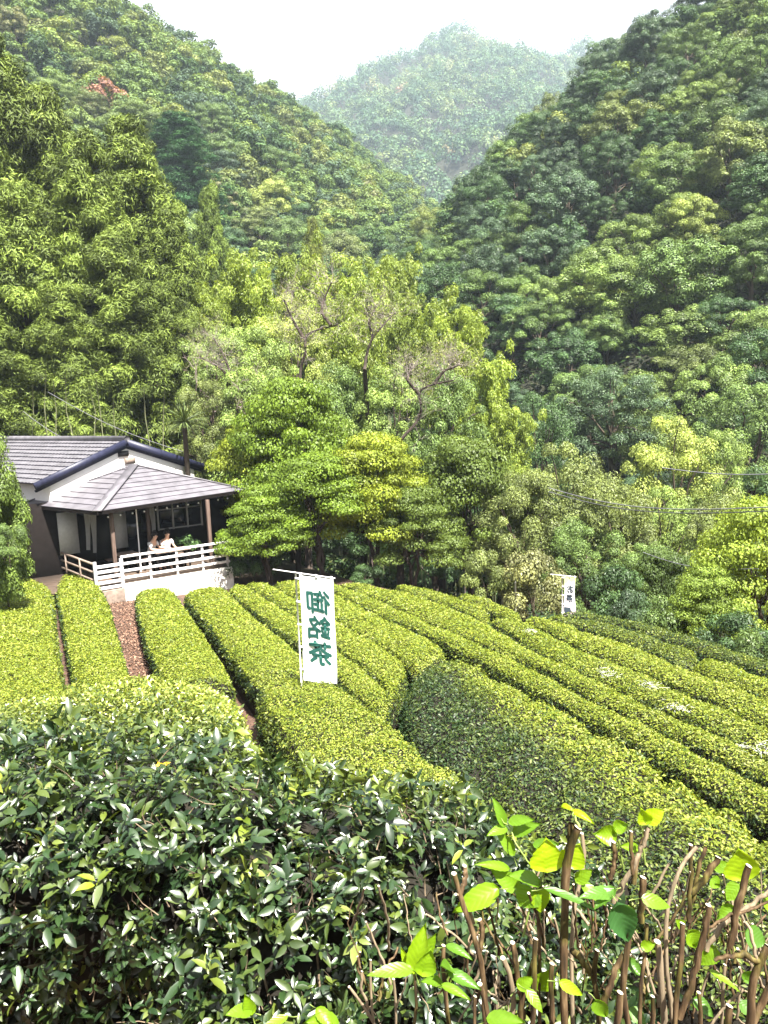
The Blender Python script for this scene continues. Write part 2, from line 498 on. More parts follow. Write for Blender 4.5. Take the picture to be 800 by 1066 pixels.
def proto_conifer(seed, R, H, nb, cl, lpc, leaf, z0=.18, rcs=(.16, .26), pw=.75):
    rng = np.random.default_rng(seed)
    lev = np.sort(rng.random(nb)) ** .85
    ang = np.arange(nb) * 2.39996 + rng.normal(size=nb) * .4
    C, rc = [], []
    t = Acc()
    t.tube([(0, 0, -.4), (0, 0, H * .4), (0, 0, H * .97)], [H * .016, H * .011, H * .002], 8)
    for l, an in zip(lev, ang):
        z = H * (z0 + (1 - z0) * l)
        ln = R * (1 - l) ** pw * rng.uniform(.5, 1.2) + .12 * R
        o = np.array([math.cos(an), math.sin(an), 0])
        tip = o * ln + np.array([0, 0, z - .22 * ln])
        limb(t, rng, (0, 0, z), tip, H * .004, H * .001, .1, 5, 4)
        for s in np.linspace(.5, 1.0, cl):
            C.append(np.array([0, 0, z]) + (tip - np.array([0, 0, z])) * s + rng.normal(size=3) * .07 * R)
            rc.append(R * rng.uniform(*rcs) * (.7 + .5 * (1 - l)))
    C = np.array(C); rc = np.array(rc)
    C = np.concatenate([C, [[0, 0, H * .985]]]); rc = np.concatenate([rc, [R * .12]])
    a = Acc()
    clumps(rng, a, C, rc, lpc, leaf, .17, .8, -.75, nj=.6, droop=.55, center=np.array([0, 0, H * .4]), rndmix=.4, tw=.45)
    return a, t

def proto_bamboo(seed, R, H, nculm, lpc, leaf):
    rng = np.random.default_rng(seed)
    t = Acc(); C, rc = [], []
    for k in range(nculm):
        an = rng.random() * 2 * math.pi
        b = np.array([rng.normal() * .5, rng.normal() * .5, -.3])
        t.tube([b, b - [0, 0, H]], [.045, .05], 5)
        o = np.array([math.cos(an), math.sin(an), 0])
        h = H * rng.uniform(.72, 1.0); ln = R * rng.uniform(.35, 1.0)
        s = np.linspace(0, 1, 14)[:, None]
        pts = b + o * ln * s ** 2.6 + np.array([0, 0, 1]) * h * (s - .16 * s ** 5) / .84
        t.tube(pts, np.linspace(.045, .008, 14), 5)
        for q in np.linspace(.38, 1.0, 13):
            i = q * 13; i0 = min(int(i), 12); p = pts[i0] + (pts[i0 + 1] - pts[i0]) * (i - i0)
            C.append(p + rng.normal(size=3) * .16 * R * np.array([1, 1, .5])); rc.append(R * rng.uniform(.15, .27) * (1.15 - .5 * q))
    a = Acc()
    clumps(rng, a, np.array(C), np.array(rc), lpc, leaf, .28, 1.0, -.8, nj=.8, droop=1.0, rndmix=.6)
    return a, t

def grow(acc, rng, p, d, L, r, depth, tips, up=.12, wob=.35, split=(2, 3), sides=5, shrink=.72):
    n = 5
    pts = [np.array(p, float)]
    d = np.array(d, float)
    for i in range(n):
        d = norm(d + rng.normal(size=3) * wob * .5 + np.array([0, 0, up]))
        pts.append(pts[-1] + d * L / n)
    acc.tube(pts, np.linspace(r, r * .62, n + 1), sides if depth > 1 else 3, cap=False)
    if depth == 0:
        tips.append(pts[-1]); return
    for k in range(rng.integers(split[0], split[1] + 1)):
        dd = norm(d + rng.normal(size=3) * .75)
        s = n if k == 0 else rng.integers(2, n + 1)
        grow(acc, rng, pts[s], dd, L * rng.uniform(shrink * .8, shrink * 1.1), r * .58, depth - 1, tips, up, wob, split, sides, shrink)

def proto_cherry(seed, H, leafy, lpc=26):
    rng = np.random.default_rng(seed)
    t, t2, tips, tp, mid = Acc(), Acc(), [], [], []
    t.tube([(0, 0, -.3), (0, 0, -H * 1.2)], [H * .026, H * .03], 7)
    grow(t, rng, (0, 0, -.3), (.1, 0, 1), H * .30, H * .026, 2, tips, .1, .45, (2, 3), 6, .85)
    for q in tips:
        grow(t, rng, q, norm(np.array([q[0], q[1], H * .12]) + rng.normal(size=3) * .5), H * .15, H * .0120, 0, mid, .06, .5, (2, 3), 5, .8)
    for q in mid:
        for k in range(3):
            grow(t2, rng, q, norm(np.array([q[0], q[1], H * .15]) / H + rng.normal(size=3) * .5), H * .085, H * .0042, 3, tp, .05, .35, (2, 3), 3, .85)
    tp = np.array(tp)
    a = Acc()
    sel = tp[rng.random(len(tp)) < leafy]
    clumps(rng, a, sel, np.full(len(sel), H * .045), lpc, .11, .5, .8, -.9, nj=.9, droop=.3)
    return a, t, t2

PROTO = {}
def reg(kind, i, accs, mats, names, label, cat):
    r = thing(kind, label, cat)
    for a, m, nme in zip(accs, mats, names):
        part(nme, a, [m], r)
    for c in r.children: c.location = (0, 0, 0)
    PROTO.setdefault((kind), []).append([r, False])
    return r

class Kind:
    """a tree kind: a few prototypes at a nominal size, placed by moving the first ones and copying afterwards"""
    def __init__(self, name, cat, R, H):
        self.name, self.cat, self.R, self.H, self.p = name, cat, R, H, []
        self.stretch = 1.6 if name in ('broadleaf_tree', 'maple_tree', 'bamboo_clump', 'cherry_tree', 'garden_shrub') else 9
    def add(self, accs, mats, names):
        r = thing(self.name, '', self.cat)
        for a, m, n in zip(accs, mats, names):
            o = part(n, a, [m], r); o.location = (0, 0, 0)
        self.p.append([r, False])
    def place(self, i, x, y, R, H, rz, color, label, group=None, z=None):
        e = self.p[i % len(self.p)]
        z = g1(x, y) if z is None else z
        k = R / self.R
        sz = min(H / self.H, k * self.stretch)
        z = z + H - sz * self.H
        s = (k, k, sz)
        if not e[1]:
            e[1] = True; r = e[0]
            r.location = (x, y, z); r.rotation_euler = (0, 0, rz); r.scale = s
            r['label'] = label
            if group: r['group'] = group
            for c in r.children: c.color = (*color, 1)
        else:
            r = copy_thing(e[0], label, group, (x, y, z), rz, s, color)
            r.name = self.name
        return r
    def finish(self):
        for r, used in self.p:
            if not used:
                for c in list(r.children): bpy.data.objects.remove(c)
                bpy.data.objects.remove(r)

TC = ['trunk', 'crown']
K_HILL = Kind('forest_tree', 'forest tree', 4.0, 9.0)
for s in range(6):
    a, t = proto_broad(100 + s, 4.0, 9.0, [56, 70, 62, 80, 58, 72][s], [560, 440, 380, 440, 580, 390][s], [.14, .165, .20, .165, .135, .185][s], .6, .14, [.95, .7, .9, 1.05, .8, .9][s], [(.12, .22), (.14, .30), (.13, .27), (.12, .24), (.13, .26), (.15, .32)][s], nj=.45)
    K_HILL.add([t, a], [M_BARK, M_CROWN], TC)
K_NEAR = Kind('broadleaf_tree', 'tree', 3.5, 9.0)
for s in range(3):
    a, t = proto_broad(200 + s, 3.5, 9.0, 140, 340, .125, .5, .16, .78, (.11, .23), nlimb=16, deep=True)
    K_NEAR.add([t, a], [M_BARK, M_CROWN], TC)
K_CED = Kind('conifer_tree', 'conifer', 3.4, 20.0)
for s in range(3):
    a, t = proto_conifer(300 + s, 3.4, 20.0, 150, 3, 260, .30, .10, (.14, .30), .52)
    K_CED.add([t, a], [M_BARK, M_CONIF], TC)
K_BAM = Kind('bamboo_clump', 'bamboo', 2.6, 11.0)
for s in range(3):
    a, t = proto_bamboo(400 + s, 2.6, 11.0, 13, 150, .24)
    K_BAM.add([t, a], [M_BAMB, M_BAMLF], ['culms', 'foliage'])
K_MAP = Kind('maple_tree', 'maple', 3.4, 6.5)
for s in range(3):
    a, t = proto_layer(500 + s, 3.4, 6.5, 80, 520, .115)
    K_MAP.add([t, a], [M_BARKD, M_MAPLE], TC)
K_CHE = Kind('cherry_tree', 'cherry tree', 3.0, 7.0)
for s in range(2):
    a, t, t2 = proto_cherry(600 + s, 7.0, .04)
    K_CHE.add([t, t2, a], [M_BARKD, M_BARKP, M_CROWN], ['trunk', 'twigs', 'crown'])
K_SHR = Kind('garden_shrub', 'shrub', 1.2, 1.7)
for s in range(2):
    a, t = proto_broad(700 + s, 1.2, 1.7, 26, 330, .085, .5, .05, .8, (.24, .36), rtr=.02)
    K_SHR.add([t, a], [M_BARK, M_CROWN], ['stem', 'crown'])

K_COL = Kind('column_shrub', 'shrub', .9, 4.4)
a, t = proto_broad(760, .9, 4.4, 110, 330, .085, .5, .02, 1.0, (.26, .42), nlimb=6, rtr=.012)
K_COL.add([t, a], [M_BARK, M_CROWN], ['stem', 'crown'])

# ------------------------------------------------------------------ forest on the valley sides
PAL = dict(
    dark=(.044, .084, .028), teal=(.056, .094, .046), mid=(.086, .136, .036), fresh=(.115, .165, .040), yel=(.165, .205, .046),
    olive=(.112, .142, .042), tan=(.150, .160, .062), red=(.20, .11, .07))
def forest():
    rng = np.random.default_rng(7)
    cand = []
    Y = 50.0
    while Y < 400:
        s = 4.9 + .0125 * (Y - 50)
        xs = np.arange(-.62 * Y - 8, .62 * Y + 8, s)
        for x in xs:
            cand.append((x + rng.uniform(-.38, .38) * s, Y + rng.uniform(-.38, .38) * s, s))
        Y += s * .9
    c = np.array(cand)
    z = ground(c[:, 0], c[:, 1])
    R = c[:, 2] * rng.uniform(.48, .80, len(c))
    H = R * rng.uniform(1.7, 2.3, len(c))
    top = np.stack([c[:, 0], c[:, 1], z + H * .9], -1)
    px, py, dep = project(top)
    rp = F * R / dep
    keep = (px > -rp) & (px < 800 + rp) & (py > -60 - rp * 0) & (py < 640)
    # in sight of the camera: the terrain must not cut the line to the tree's top
    for k in np.linspace(.12, .985, 70):
        q = top * k
        keep &= ground(q[:, 0], q[:, 1]) < q[:, 2] + .8
    c, z, R, H, px, py, rp = (v[keep] for v in (c, z, R, H, px, py, rp))
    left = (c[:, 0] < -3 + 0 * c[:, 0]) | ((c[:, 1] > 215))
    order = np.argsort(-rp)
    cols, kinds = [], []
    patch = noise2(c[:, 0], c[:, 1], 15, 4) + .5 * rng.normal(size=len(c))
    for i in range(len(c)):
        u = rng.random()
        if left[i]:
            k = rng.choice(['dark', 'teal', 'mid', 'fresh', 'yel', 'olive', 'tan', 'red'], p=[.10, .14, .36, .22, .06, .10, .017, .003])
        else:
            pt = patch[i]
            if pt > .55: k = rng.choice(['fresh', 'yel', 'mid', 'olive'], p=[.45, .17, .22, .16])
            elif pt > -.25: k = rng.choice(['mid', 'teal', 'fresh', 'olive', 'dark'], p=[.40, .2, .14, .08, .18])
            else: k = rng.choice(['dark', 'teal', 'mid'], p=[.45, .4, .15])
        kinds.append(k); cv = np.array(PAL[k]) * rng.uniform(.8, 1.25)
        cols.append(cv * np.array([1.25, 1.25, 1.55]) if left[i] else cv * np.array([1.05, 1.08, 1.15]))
    names = dict(dark='dark evergreen', teal='blue green evergreen', mid='mid green leafy', fresh='fresh green leafy', yel='yellow green leafy', olive='olive leafed', tan='tan leafed', red='reddish')
    n = 0
    rest = []
    for i in order:
        if n < 285:
            side = 'shaded right hand slope' if not left[i] else ('sunlit left hand slope' if px[i] < 430 else 'far end of the left hand slope')
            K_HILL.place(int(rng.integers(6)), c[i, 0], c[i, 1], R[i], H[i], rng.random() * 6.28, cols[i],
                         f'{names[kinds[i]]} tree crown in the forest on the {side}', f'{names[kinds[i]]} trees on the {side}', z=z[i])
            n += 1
        else: rest.append(i)
    # the smaller ones further up read as one wood
    a = Acc()
    low = []
    for s in range(5):
        b, _ = proto_broad(900 + s, 1.0, 2.25, 26, 105, .125, .7, .05, .92, (.24, .38), nlimb=2, nj=.35)
        low.append((np.concatenate(b.v), b.f[4][0] if len(b.f[4]) == 1 else np.concatenate(b.f[4]), np.concatenate(b.at[4]['rnd'])))
    scale_k = list(PAL)
    for i in rest:
        v, fa, rn = low[rng.integers(5)]
        th = rng.random() * 6.28; cs, sn = math.cos(th), math.sin(th)
        vv = np.stack([(v[:, 0] * cs - v[:, 1] * sn) * R[i] + c[i, 0], (v[:, 0] * sn + v[:, 1] * cs) * R[i] + c[i, 1], v[:, 2] * H[i] / 2.25 + z[i]], -1)
        ag = (scale_k.index(kinds[i]) + .5) / len(scale_k)
        a.add(vv, [fa], rnd=np.clip(rn + rng.normal() * .1, 0, 1), age=np.full(len(fa), ag))
    n8 = len(scale_k)
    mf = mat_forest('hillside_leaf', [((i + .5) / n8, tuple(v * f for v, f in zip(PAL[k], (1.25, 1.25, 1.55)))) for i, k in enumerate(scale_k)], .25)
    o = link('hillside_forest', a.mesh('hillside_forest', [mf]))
    tag(o, 'mixed green forest covering the upper left hand slope', 'forest', kind='stuff')
    print('FOREST', len(c), n, len(rest))

    # far mountain
    pts = []
    Y = 430.0
    while Y < 1240:
        s = 7.5 + .006 * (Y - 430)
        xs = np.arange(-.2 * Y, .34 * Y, s)
        pts.append(np.stack([xs + rng.uniform(-.4, .4, len(xs)) * s, Y + rng.uniform(-.4, .4, len(xs)) * s, np.full(len(xs), s)], -1))
        Y += s * .9
    c = np.concatenate(pts)
    z = ground(c[:, 0], c[:, 1])
    top = np.stack([c[:, 0], c[:, 1], z + 10], -1)
    px, py, dep = project(top)
    keep = (px > 290) & (px < 660) & (py > 20) & (py < 260) & (px > 310 - 0 * px)
    for k in np.linspace(.1, .985, 80):
        q = top * k
        keep &= ground(q[:, 0], q[:, 1]) < q[:, 2] + 3
    c, z = c[keep], z[keep]
    n = len(c); per = 120
    rc = c[:, 2] * rng.uniform(.5, .85, n)
    d = rand_dirs(rng, n * per * 2); d = d[d[:, 2] > -.25][:n * per]
    idx = np.arange(n * per) % n
    hh = rng.uniform(.8, 1.5, n)
    P = np.stack([c[idx, 0], c[idx, 1], z[idx] + rc[idx] * hh[idx]], -1) + d * rc[idx][:, None] * np.stack([np.ones(n * per), np.ones(n * per), hh[idx]], -1) * (.75 + .35 * rng.random(n * per))[:, None]
    N = norm(d + .16 * rng.normal(size=d.shape) + np.array([0, 0, .1])); T = perp(N, rng)
    L = 1.9 * rng.uniform(.7, 1.3, n * per)
    tree = np.clip(.36 + .16 * rng.normal(size=n) + .22 * noise2(c[:, 0], c[:, 1], 60, 5), 0, 1)
    a = Acc()
    add_leaves(a, P, N, T, L, L * .8, rng.random(n * per), tree[idx])
    mm = mat_forest('mountain_leaf', [(0, (.030, .075, .045)), (.35, (.065, .125, .06)), (.6, (.11, .16, .065)), (.8, (.16, .165, .085)), (.93, (.22, .16, .12)), (1, (.25, .13, .11))], .2)
    o = link('mountain_forest', a.mesh('mountain_forest', [mm]))
    tag(o, 'hazy blue green forest covering the far mountain', 'forest', kind='stuff')
    print('MOUNTAIN', n)
forest()

def undergrowth():
    rng = np.random.default_rng(77)
    n = 150000
    Y = 30 + 150 * rng.random(n) ** 1.5; X = (rng.random(n) * 1.3 - .62) * Y
    e = (X - EDGE_P[0]) * -EDGE_D[1] + (Y - EDGE_P[1]) * EDGE_D[0]
    k = (e > 1.5) | (Y > 42); X, Y = X[k], Y[k]; n = len(X)
    L = np.interp(Y, [30, 60, 180], [.22, .42, 1.0]) * rng.uniform(.6, 1.3, n)
    P = np.stack([X, Y, ground(X, Y) + L * rng.uniform(.2, 3.2, n)], -1)
    N = norm(np.array([0, -.3, 1.0]) + .6 * rng.normal(size=(n, 3)))
    a = Acc(); add_leaves(a, P, N, perp(N, rng), L, L * .5, rng.random(n), np.clip(.5 + .3 * rng.normal(size=n), 0, 1))
    o = link('undergrowth', a.mesh('undergrowth', [mat_forest('undergrowth_leaf', [(0, (.015, .035, .012)), (.6, (.03, .06, .018)), (1, (.07, .09, .03))], .2)]))
    tag(o, 'dark green undergrowth covering the forest floor', 'undergrowth', kind='stuff')
undergrowth()

# ------------------------------------------------------------------ nearer trees
def top_place(kind, i, x, ytop, Y, rpx, color, label, group=None, rz=None, rscale=1.0):
    p = atY(x, ytop, Y)
    zg = g1(p[0], p[1])
    R = rpx * Y / F * rscale
    return kind.place(i, p[0], p[1], R, p[2] - zg, (i * 1.9 + x * .13) if rz is None else rz, color, label, group, z=zg)

CEDC = (.110, .155, .030)
ced = [(-25, 30, 46, 62), (38, 96, 47, 50), (85, 150, 44, 46), (132, 136, 49, 50), (176, 220, 47, 38), (15, 200, 40, 54), (112, 250, 41, 48), (62, 300, 38, 44),
       (165, 300, 43, 40), (-14, 330, 36, 46), (196, 335, 42, 30)]
for i, (x, y, Y, r) in enumerate(ced):
    lab = 'tall yellow green conifer in the dense stand behind the house'
    grp = 'conifers behind the house'
    if i == 3: lab, grp = 'tall conifer with the sharpest pointed tip rising above the house', None
    f = [.95, .8, 1.1, 1.05, 1.0, 1.1, .95, 1.0, .85, .9, .8][i]
    top_place(K_CED, i, x, y, Y, r, tuple(c * f for c in CEDC), lab, grp, rscale=1.2)
top_place(K_CED, 1, 217, 200, 72, 28, (.10, .15, .026), 'lone small pointed conifer at the foot of the left slope')
top_place(K_CED, 2, 325, 234, 80, 16, (.12, .15, .03), 'slim pale conifer tip above the bamboo')
top_place(K_CED, 0, 182, 122, 130, 42, (.034, .095, .032), 'dark green pointed conifer among leafy trees on left slope')
top_place(K_HILL, 3, 574, 94, 152, 22, (.12, .16, .05), 'pale leafy tree standing out on the right ridge line')
bam = [(235, 255, 52, 36), (262, 262, 50, 32), (300, 246, 55, 34), (345, 256, 52, 34), (385, 268, 50, 32), (425, 292, 46, 28), (455, 286, 50, 30), (482, 326, 44, 28),
       (505, 358, 40, 30), (528, 396, 38, 28), (214, 296, 46, 28), (412, 256, 60, 26), (280, 300, 47, 30), (366, 306, 46, 32), (320, 268, 60, 30)]
for i, (x, y, Y, r) in enumerate(bam):
    f = [1, 1.1, .9, 1.15, 1, .9, 1.05, 1.1, 1.15, 1.05, 1, .95, 1, 1.05, 1.1][i]
    top_place(K_BAM, i, x, y, Y, r, (.20 * f, .27 * f, .050), 'yellow green bamboo clump with drooping plumes in the valley behind the maples', 'bamboo clumps in the valley')
nb = [(226, 326, 40, 42, 'fresh', 'fresh green leafy tree beside the conifers, above the house roof'),
      (258, 330, 41, 44, 'fresh', 'leafy tree in front of the bamboo, behind the reddish twigs'),
      (300, 300, 44, 46, 'yel', 'pale yellow green tree between the bamboo plumes'),
      (352, 362, 37, 52, 'mid', 'flat topped cherry canopy behind the front maples'),
      (268, 372, 36, 54, 'fresh', 'broad leafy tree directly above the big front maple'),
      (405, 372, 36, 46, 'fresh', 'leafy tree around the dark bent cherry limb'),
      (455, 365, 36, 50, 'mid', 'leafy tree behind the dense round maple'),
      (214, 388, 36, 36, 'olive', 'greyish leafed tree by the right end of the roof'),
      (590, 452, 29, 60, 'olive', 'large olive green tree behind the small far banner'),
      (640, 480, 27, 56, 'olive', 'leafy tree behind the overhead wires'),
      (545, 480, 28, 50, 'olive', 'bushy olive tree left of the small far banner'),
      (700, 425, 36, 56, 'yel', 'pale yellow green tree above the overhead wires'),
      (640, 282, 76, 42, 'yel', 'bright yellow crowned tree standing out on dark right slope'),
      (748, 440, 37, 38, 'fresh', 'fresh green tree near the upper overhead wire'),
      (695, 500, 28, 46, 'fresh', 'leafy tree below the overhead wires at right'),
      (752, 500, 25, 46, 'olive', 'dull green tree behind the bright maple at right'),
      (780, 390, 46, 60, 'mid', 'tall leafy tree at the foot of the right slope'),
      (560, 400, 48, 50, 'dark', 'dark evergreen tree behind the olive trees'),
      (640, 370, 55, 55, 'teal', 'blue green evergreen tree above the olive trees'),
      (520, 440, 42, 40, 'dark', 'dark evergreen between the bamboo and olive trees')]
top_place(K_COL, 0, -12, 440, 19.5, 25, (.10, .15, .03), 'tall bushy shrub at the left edge before the house')
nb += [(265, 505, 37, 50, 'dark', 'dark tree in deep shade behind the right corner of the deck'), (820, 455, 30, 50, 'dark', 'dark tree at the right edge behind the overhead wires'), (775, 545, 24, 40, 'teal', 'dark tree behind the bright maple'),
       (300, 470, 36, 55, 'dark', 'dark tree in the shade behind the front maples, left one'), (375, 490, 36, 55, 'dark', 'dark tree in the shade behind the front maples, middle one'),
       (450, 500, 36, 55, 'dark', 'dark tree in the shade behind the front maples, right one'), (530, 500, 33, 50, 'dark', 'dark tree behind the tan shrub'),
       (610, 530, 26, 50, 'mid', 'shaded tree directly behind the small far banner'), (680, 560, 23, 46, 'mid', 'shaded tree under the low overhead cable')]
for i, (x, y, Y, r, k, lab) in enumerate(nb):
    top_place(K_NEAR, i, x, y, Y, r, tuple(v * (1.4 if k in ('fresh', 'yel') else 1.1) for v in PAL[k]), lab)
MG, MY, MD = (.105, .165, .018), (.165, .210, .022), (.085, .125, .024)
mp = [(300, 392, 31, 64, MG, 'large layered maple in the middle of the front tree group'),
      (264, 440, 32.0, 50, MY, 'yellow green maple overhanging the right end of the house roof'),
      (388, 452, 28.5, 58, MY, 'yellow tipped maple in front of the dark bent limb'),
      (330, 470, 28, 60, MG, 'low green maple in front of the big layered maple'),
      (276, 505, 27.5, 48, MG, 'low maple beside the right corner of the deck'),
      (430, 505, 28, 48, MD, 'shaded maple between the yellow maple and the dense round one'),
      (485, 452, 30, 62, MD, 'dense round dull green maple at the field edge'),
      (790, 518, 16.5, 66, (.20, .27, .04), 'bright yellow green maple at the right edge of the field'),
      (740, 588, 16, 40, (.16, .23, .04), 'small bright maple sapling below the right hand maple'),
      (690, 570, 21, 40, (.07, .11, .03), 'small green maple behind the field edge at right')]
for i, (x, y, Y, r, c, lab) in enumerate(mp):
    top_place(K_MAP, i, x, y, Y, r, c, lab, rscale=1.08)
ch = [(222, 335, 36, 46, (.09, .12, .03), 'pale twigged cherry beside the tall conifers'),
      (735, 205, 82, 28, (.05, .09, .03), 'dead bare tree with a broken trunk on right slope'),
      (655, 95, 128, 24, (.09, .11, .04), 'leafless tree near the top of the right slope')]
for i, (x, y, Y, r, c, lab) in enumerate(ch):
    top_place(K_CHE, i, x, y, Y, r, c, lab)
M_PTWIG = mat_plain('pinkish_twig', (.27, .23, .21), .85, .35, 20)
def gnarled(label, Y, limbs, seed):
    rng = np.random.default_rng(seed)
    p0 = atY(*limbs[0][0], Y); zg = g1(p0[0], p0[1])
    r = thing('cherry_tree', label, 'cherry tree', (p0[0], p0[1], zg))
    t, tw, tp = Acc(), Acc(), []
    t.tube([(p0[0], p0[1], zg - .3), (p0[0] + .1, p0[1], (zg + p0[2]) / 2), p0], [.17, .13, .10], 8)
    for L in limbs:
        P = smooth(resample([atY(x, y, Y) + np.array([0, rng.normal() * .15, 0]) for x, y in L], 14), 1)
        ra = np.linspace(.075, .028, 14)
        t.tube(P, ra, 7)
        for i in range(4, 14):
            for k in range(2 if i < 13 else 4):
                d = norm(rng.normal(size=3) + np.array([0, 0, .6]))
                grow(tw, rng, P[i], d, .60, .010, 3, tp, .06, .4, (2, 3), 3, .8)
    part('trunk', t, [M_BARKD], r, smooth=True); part('twigs', tw, [M_PTWIG], r)
    l = Acc(); tp = np.array(tp); sel = tp[rng.random(len(tp)) < .12]
    clumps(rng, l, sel, np.full(len(sel), .16), 8, .08, .5, .8, -.9)
    o = part('leaves', l, [M_CROWN], r); o.color = (.15, .17, .04, 1)
gnarled('leafless cherry with a bent dark limb and pinkish twigs above the big maple', 32.3, [[(312, 400), (313, 381), (321, 362), (315, 351), (326, 344), (352, 338)], [(345, 339), (334, 325), (338, 308), (345, 293)], [(316, 352), (303, 330), (296, 312)]], 91)
gnarled('leafless cherry leaning right in front of the drooping bamboo', 35.2, [[(380, 385), (382, 368), (388, 351), (400, 338), (411, 326)], [(388, 351), (384, 335), (392, 318)]], 92)
gnarled('leafless cherry with a dark curved limb left of the dense round maple', 29.8, [[(412, 470), (420, 453), (435, 441), (441, 422), (433, 407), (450, 400), (472, 396)], [(436, 410), (424, 396), (428, 382)], [(452, 400), (462, 386), (478, 380)]], 93)
gnarled('pale leafless cherry to the left of the centre trees', 36.5, [[(238, 395), (232, 385), (222, 378), (208, 372)], [(240, 390), (232, 368), (222, 352)]], 94)

sh = [(262, 552, 28, 26, 'dark', 'dark glossy shrub against the right end of the deck'),
      (380, 588, 27, 18, 'dark', 'low dark shrub under the maples behind the tall banner'),
      (555, 574, 18.6, 40, 'tan', 'tan leafed shrub left of the small far banner'),
      (508, 572, 19.5, 26, 'olive', 'sparse shrub with pale stems left of the tan shrub'),
      (640, 590, 18.5, 34, 'dark', 'dark shrub behind the small far banner'),
      (690, 622, 16.5, 34, 'mid', 'shrub at the shaded far edge of the field'),
      (770, 640, 14.5, 40, 'dark', 'dark shrub under the bright maple at right'),
      (6, 545, 18.5, 17, 'mid', 'round clipped shrub at the left edge above the tea row'),
      (725, 640, 16, 30, 'dark', 'dark shrub below the small bright maple'),
      (815, 650, 13, 40, 'mid', 'green shrub at the right edge beyond the last tea row'), (655, 615, 17.5, 26, 'teal', 'blue green shrub at the shaded field edge')]
for i, (x, y, Y, r, k, lab) in enumerate(sh):
    if lab: top_place(K_SHR, i, x, y, Y, r, PAL[k], lab)
for K in (K_HILL, K_NEAR, K_CED, K_BAM, K_MAP, K_CHE, K_SHR, K_COL): K.finish()

# ------------------------------------------------------------------ tea rows
def vnoise(P, s, seed):
    r = np.random.default_rng(seed)
    o = np.zeros(len(P))
    for k in range(7):
        d = rand_dirs(r, 1)[0] / s * r.uniform(.6, 2.2)
        o += np.sin(P @ d * 2 * math.pi + r.random() * 6.28)
    return o / 3.2
def hedge_shell(far, near, n, drop, gapw, end_r=(.5, .5), bump=.05, seed=0, hgt=.78, bulge=.0):
    """grid of points over a clipped hedge: rows along it, columns across (ground, side, dome, side, ground)"""
    A, Bq = smooth(resample(far, n)), smooth(resample(near, n))
    W = np.linalg.norm(A - Bq, axis=1)
    ax = norm(Bq - A)
    A = A + ax * gapw / 2; Bq = Bq - ax * gapw / 2
    lc = (A + Bq) / 2
    s = np.concatenate([[0], np.cumsum(np.linalg.norm(np.diff(lc, axis=0), axis=1))])
    e0, e1 = s, s[-1] - s
    def fac(e, r):
        if r <= 0: return np.ones(len(e))
        q = np.clip(e / r, 0.0, 1)
        return np.sqrt(np.clip(1 - (1 - q) ** 2, 0.02, 1))
    k = fac(e0, end_r[0]) * fac(e1, end_r[1])
    cols = [(-.02, -1.0), (-.03, -.55), (-.01, -.30)] + [(u, -drop * abs(2 * u - 1) ** 3.2) for u in (.05, .15, .28, .42, .58, .72, .85, .95)] + [(1.01, -.30), (1.03, -.55), (1.02, -1.0)]
    G = []
    for (u, h) in cols:
        uu = .5 + (u - .5) * (0.25 + .75 * k)
        p = A + (Bq - A) * uu[:, None]
        zt = lc[:, 2] * .0 + (A + (Bq - A) * np.clip(uu, 0, 1)[:, None])[:, 2]
        gz = ground(p[:, 0], p[:, 1])
        dz = h * hgt if h in (-1.0, -.55, -.30) else h + bulge
        hh = zt + dz
        hh = gz - .05 + (hh - gz + .05) * (.15 + .85 * k)
        if h == -1.0: hh = gz - .05
        G.append(np.stack([p[:, 0], p[:, 1], hh], -1))
    G = np.stack(G, 1)                                     # n, c, 3
    fl = G.reshape(-1, 3)
    nz = vnoise(fl, 1.1, seed) * bump + vnoise(fl, .42, seed + 1) * bump * .7
    fl = fl + np.stack([nz * .3, nz * .3, nz], -1)
    return fl.reshape(G.shape)
def grid_faces(n, c):
    i = np.arange(n - 1)[:, None] * c; j = np.arange(c - 1)[None]
    return np.stack([i + j, i + j + 1, i + c + j + 1, i + c + j], -1).reshape(-1, 4)
def sample_grid(G, rng, dens_fn, front=True):
    """random points with normals on a grid surface"""
    n, c, _ = G.shape
    a, b, d, e = G[:-1, :-1].reshape(-1, 3), G[:-1, 1:].reshape(-1, 3), G[1:, 1:].reshape(-1, 3), G[1:, :-1].reshape(-1, 3)
    nr = np.cross(d - a, e - b); ar = np.linalg.norm(nr, axis=1) * .5
    nr = norm(nr)
    cen = (a + b + d + e) / 4
    cnt = rng.poisson(ar * dens_fn(cen))
    idx = np.repeat(np.arange(len(a)), cnt)
    u, v = rng.random(len(idx))[:, None], rng.random(len(idx))[:, None]
    P = (a[idx] * (1 - u) + b[idx] * u) * (1 - v) + (e[idx] * (1 - u) + d[idx] * u) * v
    return P, nr[idx], idx
NLEAF = [0]
